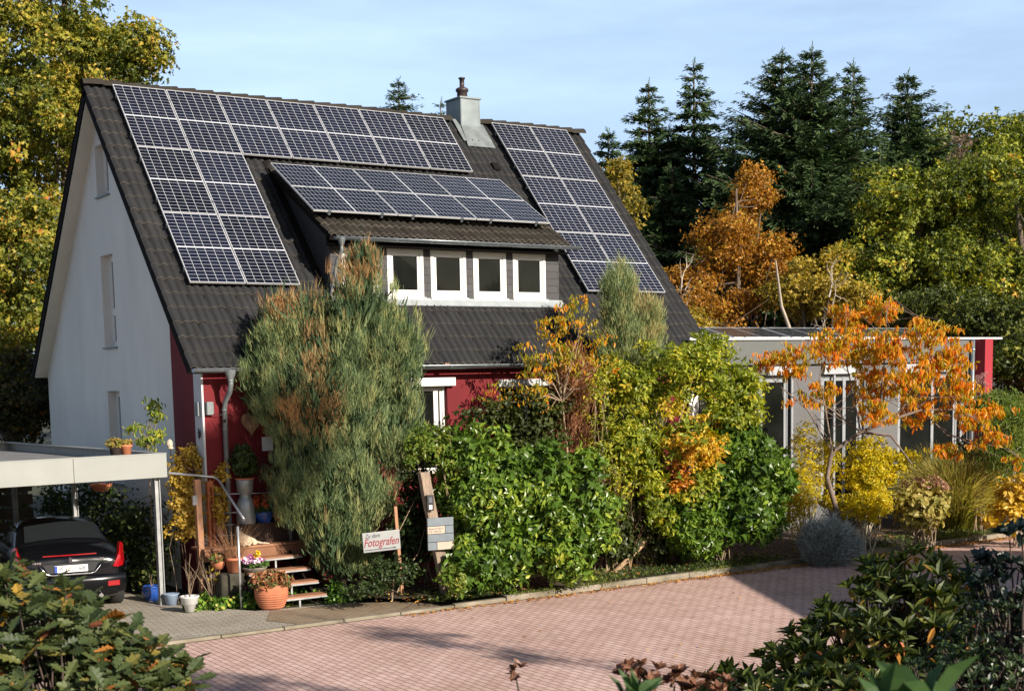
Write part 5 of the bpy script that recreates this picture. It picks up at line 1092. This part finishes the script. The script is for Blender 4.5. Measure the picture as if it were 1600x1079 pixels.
tag(lv.build('ground_cover', leafmat('ground_cover_leaf', [(0, (.03, .05, .012)), (.5, (.09, .13, .03)), (.8, (.22, .24, .05)), (1, (.40, .30, .08))])), 'low green ground cover creeping over the bed and kerb', 'ground cover', kind='stuff')
lv = Leaves(); n = 2600; X = 2+rng.random(n)*20; Y = -8.28-np.abs(rng.normal(size=n))*.10; far = rng.random(n) < .10; Y[far] = -8.3-rng.random(far.sum())*6.5
bedl = rng.random(n) < .45; Y[bedl] = -8.0+rng.random(bedl.sum())*2; Z = np.where(Y > -8.1, .125, .014)
X = np.concatenate([X, 8+rng.random(900)*9]); Y = np.concatenate([Y, -8.3-np.abs(rng.normal(size=900))*.14]); Z = np.concatenate([Z, np.full(900, .014)]); n = len(X)
P = np.stack([X, Y, Z+rng.random(n)*.01], 1); lv.add('leaf', P, unit(rng.normal(size=(n, 3))*np.array([1, 1, .12])), unit(rng.normal(size=(n, 3))*.25+np.array([0, 0, 1])), .045+.04*rng.random(n), .03, rng.random(n))
tag(lv.build('fallen_leaves', leafmat('fallen_leaf', [(0, (.20, .08, .03)), (.5, (.45, .20, .05)), (1, (.60, .36, .08))], trans=.1)), 'scattered orange and brown fallen leaves', 'leaves', kind='stuff')

# ================================================================== trees behind the house
def tree(label, lobes, m, seed, ncl, per, cr, ls, base_px=None, D=None, r0=.3, tpl='clump', name='tree', nl=16, bark=None, group=None, cat='tree', **kw):
    rng = np.random.default_rng(seed); c = np.mean([l[0] for l in lobes], 0); base = np.array([c[0], c[1], 0.])
    t_ = thing(name, label, cat, tuple(base), 0, group); ll = [(np.array(l[0])-base, l[1], l[2]) for l in lobes]; lv = Leaves(); sn = kw.pop('subn', 9)
    C = crown(lv, rng, sublobes(rng, ll, sn, .36), ncl, per, cr, ls, tpl, **kw); lv.build('crown', m, t_)
    b = MB(); top = max(l[0][2] for l in ll); limbs(b, rng, (0, 0, 0), [(rng.normal()*.2, rng.normal()*.2, top*.3), (rng.normal()*.4, rng.normal()*.4, top*.65), (rng.normal()*.3, 0, top)], C, r0, nl, r1=.03, sides=5); b.build('trunk', bark or BARK, t_); return t_
OAK = leafmat('oak_crown', [(0, (.045, .07, .010)), (.35, (.14, .16, .02)), (.65, (.32, .30, .038)), (.88, (.50, .37, .06)), (1, (.54, .22, .05))], trans=.3)
tree('tall yellow green oak filling the upper left corner behind the gable', [lobe(40, 90, 120, 110, 40, 4, 1.4), lobe(150, 60, 80, 60, 40, 3, .7), lobe(205, 95, 52, 40, 40, 2, .4), lobe(60, 230, 110, 100, 40, 4, 1.2), lobe(-40, 200, 90, 160, 40, 4, 1), lobe(30, -30, 120, 90, 40, 4, 1), lobe(130, 150, 60, 50, 40, 2, .5)], OAK, 81, 900, 36, .42, .18, r0=.45, name='oak_tree', tint=.40, tvar=.28, tclump=.32, subn=16, inner=.5, flat=.7)
tree('lower orange flecked oak left of the white gable', [lobe(10, 420, 90, 110, 36, 3, 1.2), lobe(60, 340, 50, 60, 36, 2, .6), lobe(0, 560, 80, 60, 36, 3, .7), lobe(-60, 450, 80, 120, 36, 3, .8)], OAK, 82, 560, 34, .40, .17, r0=.35, name='oak_tree', tint=.45, tvar=.32, tclump=.32, subn=14, inner=.5, flat=.7)
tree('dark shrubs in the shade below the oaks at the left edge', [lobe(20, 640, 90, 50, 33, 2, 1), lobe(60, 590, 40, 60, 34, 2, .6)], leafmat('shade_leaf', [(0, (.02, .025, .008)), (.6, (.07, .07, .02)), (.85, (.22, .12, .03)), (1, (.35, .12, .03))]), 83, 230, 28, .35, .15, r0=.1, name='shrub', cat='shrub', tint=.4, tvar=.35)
CON = leafmat('spruce_needles', [(0, (.016, .032, .012)), (.4, (.045, .08, .030)), (.75, (.09, .14, .05)), (1, (.17, .23, .08))], rough=.6, trans=.1, spec=.2)
def conifer(label, px, ytop, ybot, D, hw, seed, m=CON, dens=1.0, ls=.62, sp=.62, droop=.30, gap=.08, name='spruce_tree', power=.72, group='dark conifers beyond the house'):
    rng = np.random.default_rng(seed); top = atD(px, ytop, D); zt = top[2]; zb = max(.8, atD(px, ybot, D)[2]); R = hw*D/FPX
    t_ = thing(name, label, 'conifer', (float(top[0]), float(top[1]), 0), 0, group); lv = Leaves(); Ps = []; Ds = []; Ls = []; b = MB()
    z = zt-.15; H = zt-zb
    while z > zb:
        u = (zt-z)/H; r = R*(u**power)*(.65+.6*rng.random())+.12; nb_ = int((4+8*u)*dens)+3; a0 = rng.random()*6.28
        for k in range(nb_):
            if rng.random() < gap: continue
            a = a0+2*pi*k/nb_+rng.normal()*.22; rr_ = r*(.55+.6*rng.random()); d = np.array([cos(a), sin(a), 0]); m_ = max(2, int(rr_/.20))
            tt = (np.arange(m_)+.5)/m_; rise = .28*(1-u)
            pz = z+rr_*tt*rise-droop*rr_*tt**2*1.1+.16*rr_*tt**4
            c_ = np.stack([d[0]*rr_*tt, d[1]*rr_*tt, pz], 1)
            for s in (-1, 1, 0, .5):
                side = np.array([-d[1], d[0], 0])*s
                Ps.append(c_+rng.normal(size=c_.shape)*.05); dd = d*(.75)+side*.75; dd = dd[None, :]+rng.normal(size=(m_, 3))*.22; dd[:, 2] += -.12; Ds.append(dd); Ls.append(ls*(.45+.75*(1-tt))*(.7+.5*rng.random(m_))*(.55+.45*min(1, u*3)))
            if rr_ > .6 and rng.random() < .5: b.tube([(0, 0, z), tuple(c_[m_//2]), tuple(c_[-1])], [.035, .025, .01], 4, cap=False)
        z -= sp*(.6+.5*u)*(.8+.4*rng.random())
    P = np.concatenate(Ps); Dd = np.concatenate(Ds); l = np.concatenate(Ls); n = len(P)
    lv.add('tuft', P, Dd, unit(rng.normal(size=(n, 3))*.5+np.array([0, 0, .8])), l, l*.62, .45+.30*(rng.random(n)-.5)*2)
    lv.add('tuft', np.stack([0*np.arange(8.), 0*np.arange(8.), zt-.12*np.arange(8)], 1), rng.normal(size=(8, 3))*.3+np.array([0, 0, 1]), rng.normal(size=(8, 3)), .35, .16, .5)
    lv.build('crown', m, t_); b.tube([(0, 0, 0), (0, 0, zt*.5), (0, 0, zt)], [.26, .15, .02], 8); b.build('trunk', BARK, t_); return t_
conifer('small spruce tip showing above the middle of the ridge', 622, 128, 400, 66, 130, 91, ls=.5)
conifer('tiny spruce tip just left of the chimney', 688, 160, 420, 70, 90, 92, ls=.4, dens=.6, gap=.2)
conifer('small spruce at the right verge of the steep roof', 950, 208, 480, 60, 80, 93)
conifer('narrow spruce, left one of the loose pair beside the roof', 1014, 134, 560, 56, 150, 94, gap=.12)
conifer('tall open spruce, right one of the loose pair beside the roof', 1084, 100, 560, 56, 165, 95, gap=.12, droop=.32)
conifer('left top of the massive dark fir in the middle of the trees', 1222, 86, 600, 52, 260, 96, dens=1.9, ls=.6, droop=.05, power=.78)
conifer('right top of the massive dark fir in the middle of the trees', 1268, 80, 620, 50, 240, 97, dens=1.9, ls=.6, droop=.08, power=.74)
conifer('slim pointed spruce right of the massive fir', 1334, 104, 560, 56, 140, 98)
conifer('spruce with a broad crown between slim spruce and leafy wood', 1418, 118, 560, 58, 190, 99, dens=1.6, droop=.15)
conifer('dark spruce crown filling in below the slim and broad spruces', 1375, 235, 600, 55, 150, 102, dens=1.2)
conifer('dark bushy spruce between the verge sapling and the loose pair', 1045, 205, 600, 57, 150, 105, dens=1.4, gap=.05)
conifer('dark spruce low between the loose pair and the massive fir', 1145, 215, 600, 56, 120, 106, dens=1.3)
conifer('dark spruce wall filling in behind the birch top', 1050, 262, 600, 54, 175, 103, dens=1.3)
conifer('dark spruce crown low between the massive fir and the slim spruce', 1300, 240, 600, 51, 170, 104, dens=1.3)
conifer('dark spruce low behind the loose pair', 975, 270, 600, 54, 130, 100)
conifer('dark spruce standing behind the orange beech', 1150, 250, 620, 54, 150, 101)
ORG = leafmat('beech_autumn', [(0, (.14, .07, .015)), (.3, (.30, .14, .02)), (.65, (.48, .22, .025)), (.9, (.60, .33, .04)), (1, (.45, .38, .06))], trans=.35)
tree('rusty orange birch with a pointed top right of the roof', [lobe(1163, 305, 26, 66, 46, .9, .6), lobe(1135, 390, 52, 64, 45, 1.6, 1), lobe(1185, 420, 45, 76, 45, 1.6, 1), lobe(1075, 440, 34, 48, 45, 1.2, .6), lobe(1120, 480, 84, 46, 44, 1.6, 1), lobe(1195, 300, 16, 34, 46, .6, .2)], ORG, 84, 620, 26, .42, .14, r0=.2, name='birch_tree', tint=.5, tvar=.35, tclump=.3, inner=.12, nl=26, subn=14)
YOR = leafmat('hornbeam_yellow', [(0, (.10, .10, .02)), (.4, (.28, .22, .03)), (.8, (.52, .38, .05)), (1, (.60, .42, .10))], trans=.35)
tree('small yellow hornbeam low between the birch and the green maples', [lobe(1275, 430, 55, 50, 43, 1.6, 1), lobe(1235, 470, 45, 40, 43, 1.5, .8), lobe(1320, 475, 50, 40, 42, 1.5, .8), lobe(1100, 510, 60, 20, 42, 1, .4)], YOR, 85, 300, 26, .38, .15, r0=.12, name='hornbeam', tint=.5, tvar=.35, inner=.25, nl=20)
MAP = leafmat('maple_crown', [(0, (.03, .05, .010)), (.35, (.12, .155, .018)), (.65, (.30, .33, .04)), (.9, (.52, .50, .06)), (1, (.62, .38, .06))], trans=.3)
tree('broad yellow green maple in front of the leafy wood', [lobe(1420, 330, 90, 80, 46, 3, 1.3), lobe(1490, 300, 80, 60, 46, 3, 1), lobe(1380, 420, 90, 70, 45, 3, 1.1), lobe(1470, 430, 100, 90, 45, 3, 1.3)], MAP, 86, 760, 34, .45, .18, r0=.3, name='maple_tree', tint=.5, tvar=.28, tclump=.32, inner=.5)
tree('green maple with orange flecks at the right edge', [lobe(1570, 320, 70, 70, 44, 3, 1), lobe(1560, 430, 80, 80, 43, 3, 1.2), lobe(1640, 400, 60, 120, 44, 3, 1), lobe(1590, 530, 70, 60, 40, 2.5, .9)], MAP, 87, 640, 32, .45, .18, r0=.3, name='maple_tree', tint=.42, tvar=.35, tclump=.3, inner=.5)
tree('dark green bush behind the end of the flat roof', [lobe(1560, 520, 60, 50, 38, 2, 1), lobe(1470, 490, 80, 40, 40, 2, 1), lobe(1620, 590, 50, 60, 36, 2, .8)], leafmat('dark_bush', [(0, (.025, .04, .008)), (.6, (.09, .12, .02)), (1, (.34, .32, .06))]), 88, 420, 28, .4, .16, r0=.12, name='shrub', cat='shrub', tint=.45, tvar=.3)
tree('yellow green sapling at the roof verge before the spruces', [lobe(968, 285, 20, 45, 48, .8, 1), lobe(985, 340, 25, 40, 47, .9, .8)], YOR, 89, 80, 22, .35, .16, r0=.07, name='sapling', tint=.35, tvar=.3, nl=8)
for k, (xs_, yt, lab) in enumerate(((1440, 205, 'far yellow green tree on the skyline beside the last spruce'), (1500, 178, 'far round treetop on the skyline, second from the right edge'), (1575, 178, 'far treetop on the skyline at the right edge'), (1640, 200, 'far tree just beyond the right edge'))):
    tree(lab, [lobe(xs_, yt+70, 58, 70, 84, 5, 1), lobe(xs_+20, yt+170, 70, 80, 82, 5, .8)], MAP, 110+k, 380, 26, .75, .30, r0=.3, name='maple_tree', tint=.42, tvar=.25, tclump=.2, inner=.5, group='far leafy trees on the skyline')
tree('bare brown larch standing out before the far wood', [lobe(1508, 240, 30, 50, 80, 1.2, 1)], leafmat('larch_bare', [(0, (.14, .10, .07)), (1, (.28, .2, .14))]), 115, 60, 16, .5, .25, name='larch_tree', r0=.16, tint=.5, nl=20)
# dead pale trees
DEADW = mat('dead_wood', (.36, .30, .24), .85, var=.25, scale=3)
def deadtree(label, px, yb, yt, D, seed, w=30):
    rng = np.random.default_rng(seed); p0 = atD(px, yb, D); t_ = thing('dead_tree', label, 'tree', (float(p0[0]), float(p0[1]), 0)); o = np.array([p0[0], p0[1], 0]); b = MB()
    def br(p, d, L_, r, dep):
        pts = [Vector(p)]; dd = Vector(d)
        for k in range(5): dd = (dd+Vector(rng.normal(size=3))*.22+Vector((0, 0, .08))).normalized(); pts.append(pts[-1]+dd*L_/5)
        b.tube(pts, [r*(1-.8*k/5) for k in range(6)], 5, cap=False)
        if dep:
            for k in range(3): j = rng.integers(2, 5); br(pts[j], (dd+Vector(rng.normal(size=3))*.8).normalized(), L_*.5, r*.45, dep-1)
    zt = atD(px, yt, D)[2]
    br((0, 0, 0), (0, 0, 1), zt*.86, .13, 0)
    for k in range(4): br((rng.normal()*.1, 0, zt*(.5+.06*k)), (rng.normal()*.7, rng.normal()*.3, 1.2), zt*.12, .035, 2)
    b.build('trunk', DEADW, t_)
deadtree('bleached leafless tree next to the right verge of the roof', 1012, 380, 288, 42, 121)
deadtree('pale dead tree with forked crown between birch and maple', 1298, 410, 318, 41, 147)
deadtree('leaning pale dead trunk inside the orange birch', 1062, 480, 310, 43.5, 123)
# far-off wood as one mass
rng = np.random.default_rng(130); lv = Leaves(); fl = [lobe(x, 420+rng.normal()*12, 75, (150 if x > 930 else 90), 92+rng.normal()*6, 7, 1) for x in range(-120, 1760, 62)]+[lobe(x, 520, 80, 80, 74, 5, .8) for x in range(-120, 1760, 70)]
crown(lv, rng, fl, 2600, 22, 1.1, .55, 'clump', tint=.4, tvar=.3, tclump=.3, inner=.5); tag(lv.build('distant_wood', MAP), 'far leafy wood closing the view behind the nearer trees', 'wood', kind='stuff')

# ================================================================== foreground on the bank
OL = leafmat('oak_leaf_near', [(0, (.03, .05, .02)), (.35, (.065, .09, .03)), (.62, (.14, .15, .04)), (.75, (.40, .24, .04)), (.88, (.35, .12, .03)), (1, (.12, .04, .02))], rough=.5, trans=.25, spec=.3)
rng = np.random.default_rng(201)
def near_oak(label, lobs, base, n, seed, hue):
    rng = np.random.default_rng(seed); t_ = thing('oak_sapling', label, 'shrub', (base[0], base[1], gz(*base))); o = np.array(t_.location); lv = Leaves(); b = MB()
    C, Nn = clump_centres(rng, [(np.array(l[0])-o, l[1], l[2]) for l in lobs], n, .45)
    for c, nn in zip(C, Nn):
        k = rng.integers(4, 8); a = rng.random()*6.28
        for j in range(k):
            w = a+2*pi*j/k+rng.normal()*.3; d = np.array([cos(w), sin(w), .25+rng.normal()*.3])+nn*.3
            s = .115*(.6+.5*rng.random()); t = hue+(.12*rng.normal()); 
            if rng.random() < .11: t = .62+.38*rng.random()
            lv.add('oak', [c+rng.normal(size=3)*.02], [d], [np.array([0, 0, 1])+nn*.6+rng.normal(size=3)*.4], s, s*.72, t)
        if rng.random() < .6:
            e = Vector(c); s = Vector((rng.normal()*.1, rng.normal()*.1, 0)); q = s.lerp(e, .55)+Vector(rng.normal(size=3)*.08); b.tube([s, q, e], [.012, .008, .003], 5, cap=False)
    lv.build('foliage', OL, t_); b.build('stems', mat('dark_twig', (.07, .05, .04), .85), t_)
near_oak('oak sapling with lobed green and bronze leaves in the lower left corner', [lobe(60, 990, 120, 75, 6.2, .45, 1.3), lobe(165, 1030, 90, 55, 6.2, .4, .9), lobe(20, 930, 60, 45, 6.4, .35, .6), lobe(90, 1075, 150, 50, 5.9, .4, 1), lobe(240, 1060, 55, 30, 6.2, .3, .35)], (-6.9, -21.3), 300, 202, .32)
RH = leafmat('rhododendron_leaf', [(0, (.018, .03, .008)), (.5, (.06, .085, .014)), (.8, (.17, .19, .03)), (.93, (.36, .20, .04)), (1, (.45, .13, .03))], rough=.45, trans=.18, spec=.3)
def rhodo(label, lobs, base, n, seed, ls=.125, asp=.27, tint=.45, up=1.0, m=RH, per=(7, 11), tpl='leaf', name='rhododendron', outl=.12):
    rng = np.random.default_rng(seed); t_ = thing(name, label, 'shrub', (float(base[0]), float(base[1]), gz(*base))); o = np.array(t_.location); lv = Leaves(); b = MB()
    C, Nn = clump_centres(rng, [(np.array(l[0])-o, l[1], l[2]) for l in lobs], n, .5)
    for c, nn in zip(C, Nn):
        k = rng.integers(*per); a = rng.random()*6.28; ax = unit(np.array([nn[0]*.7, nn[1]*.7, up+nn[2]*.3])); e1 = unit(np.cross(ax, [1, .2, 0])); e2 = np.cross(ax, e1)
        w = a+2*pi*np.arange(k)/k+rng.normal(size=k)*.2; r_ = np.cos(w)[:, None]*e1+np.sin(w)[:, None]*e2; el = .5+1.1*rng.random(k); dr = rng.random(k) < outl; el[dr] = -.8
        D = r_+ax*el[:, None]; NN = ax[None, :]-r_*.5+rng.normal(size=(k, 3))*.15; s = ls*(.7+.5*rng.random(k)); t = tint+.15*rng.normal(size=k); t[dr] = .75+.25*rng.random(dr.sum())
        lv.add(tpl, np.repeat(c[None], k, 0), D, NN, s, s*asp, t)
        e = Vector(c); s0 = Vector((rng.normal()*.15, rng.normal()*.15, 0)); q = s0.lerp(e, .6)+Vector(rng.normal(size=3)*.08)
        if rng.random() < .6: b.tube([s0, q, e-Vector(ax)*.02], [.012, .008, .004], 5, cap=False)
    lv.build('foliage', m, t_); b.build('stems', mat('dark_twig', (.07, .05, .04), .85), t_)
B1 = atD(1400, 1000, 10.5)
rhodo('large rhododendron with upright dark green leaves in the lower right', [lobe(1440, 905, 85, 38, 10.4, .5, 1), lobe(1400, 960, 110, 50, 10.2, .6, 1.3), lobe(1330, 1000, 80, 45, 10, .5, 1), lobe(1260, 1040, 60, 35, 9.8, .4, .7), lobe(1480, 985, 90, 60, 10.3, .6, 1.1), lobe(1180, 1075, 90, 22, 9.6, .4, .6), lobe(1350, 1075, 150, 40, 9.4, .5, 1.2), lobe(1500, 1060, 110, 60, 9.8, .5, 1)], B1[:2], 520, 211, asp=.33, ls=.13)
B2 = atD(1570, 1050, 7.5)
rhodo('dense small leaved dark green bush at the lower right corner', [lobe(1580, 1010, 90, 90, 7.6, .45, 1.3), lobe(1520, 1060, 90, 50, 7.3, .4, .8)], B2[:2], 520, 212, ls=.045, asp=.45, m=leafmat('small_dark_leaf', [(0, (.015, .03, .012)), (.7, (.05, .08, .03)), (1, (.12, .15, .05))], rough=.35, spec=.5), name='evergreen_bush')
rhodo('broader leaved dark twigs reaching in from the right edge', [lobe(1585, 925, 40, 45, 7.6, .25, 1), lobe(1600, 835, 25, 12, 7.4, .2, .25), lobe(1540, 890, 14, 26, 7.6, .1, .25)], atD(1640, 1000, 7.6)[:2], 62, 213, ls=.085, asp=.45, tint=.15, m=leafmat('blue_dark_leaf', [(0, (.02, .035, .03)), (1, (.06, .09, .06))], rough=.3, spec=.6), name='holly_bush')
BIG = leafmat('big_near_leaf', [(0, (.035, .075, .025)), (1, (.075, .14, .04))], rough=.5, trans=.25)
rhodo('big smooth green leaves of a near plant at the bottom edge', [lobe(1370, 1118, 30, 8, 3.0, .05, 1), lobe(1465, 1112, 14, 8, 3.0, .04, 1)], atD(1420, 1200, 3.0)[:2], 4, 214, ls=.13, asp=.42, m=BIG, name='broad_leaf_plant', per=(3, 5), outl=0, up=1.3)
rhodo('pair of broad green leaves sticking up at the bottom centre', [lobe(968, 1092, 22, 6, 3.6, .05, 1)], atD(968, 1200, 3.6)[:2], 3, 215, ls=.10, asp=.34, m=BIG, name='broad_leaf_plant', per=(4, 5), outl=0)
DRB = leafmat('dried_brown_bloom', [(0, (.06, .025, .015)), (.6, (.16, .07, .04)), (1, (.28, .14, .08))], trans=.15)
rhodo('dark brown withered flower heads at the bottom edge centre right', [lobe(1000, 1055, 38, 18, 6.0, .12, 1), lobe(1070, 1062, 34, 15, 6.0, .1, .8), lobe(1110, 1070, 30, 10, 6.0, .1, .4)], atD(1030, 1130, 6.0)[:2], 34, 216, ls=.05, asp=.55, m=DRB, name='withered_hydrangea', per=(12, 20), tint=.5)
rhodo('single dried stalk with a few brown leaves at the bottom centre', [lobe(810, 1052, 14, 12, 6.0, .04, 1)], atD(815, 1130, 6.0)[:2], 4, 217, ls=.045, asp=.5, m=DRB, name='dried_flower_stalk', per=(6, 9), tint=.6)
# ---- things behind the photographer that shade the road -----------------------
nbh = thing('neighbour_house', 'plain gabled house across the road that shades the right part of the road', 'house', (14.4, -28.5, 0))
b = MB(); b.b2((-5, -6, 0), (5, 5.6, 5.0)); b.prism([(-5, 5.0), (5, 5.0), (0, 8.2)], 1, -6, 5.6); b.build('wall', RENDER, nbh)
b = MB()
for s in (-1, 1): b.prism([(0, 8.45), (s*5.8, 4.75), (s*5.8, 4.55), (0, 8.2)], 1, -6.4, 6.0)
b.build('roof', TILE, nbh)
for x in (-2.6, 1.4):
    b = MB(); ring(b, 1, 5.58, 5.66, x, x+1.3, 1.2, 2.6, .07); f = b.build('window', WHITE, nbh); b = MB(); b.b2((x+.07, 5.605, 1.27), (x+1.23, 5.62, 2.53)); b.build('pane', GLASS, f)
def rear_tree(label, x, y, z0_, z1_, r, seed, dens=120, extra=()):
    lo = [(np.array((x, y, (z0_+z1_)/2)), (r, r, (z1_-z0_)/2), 1)]+list(extra)
    tree(label, lo, MAP, seed, dens, 26, .35, .16, r0=.05, name='garden_tree', nl=5, tint=.45, inner=.2)
rear_tree('unseen slim garden tree streaking the road, with a high crown added to shade the entrance', 5.0, -27.6, 6.4, 9.4, .8, 301, 190, [(np.array((5.66, -28.5, 13.3)), (.54, .9, 1.05), 14)])  # upper crown is unseen, added and shaped to shade the entrance wall
rear_tree('second slim garden tree behind the photographer shading the road edge', 0.6, -29.4, 5.6, 9.6, 2.1, 302, 150)
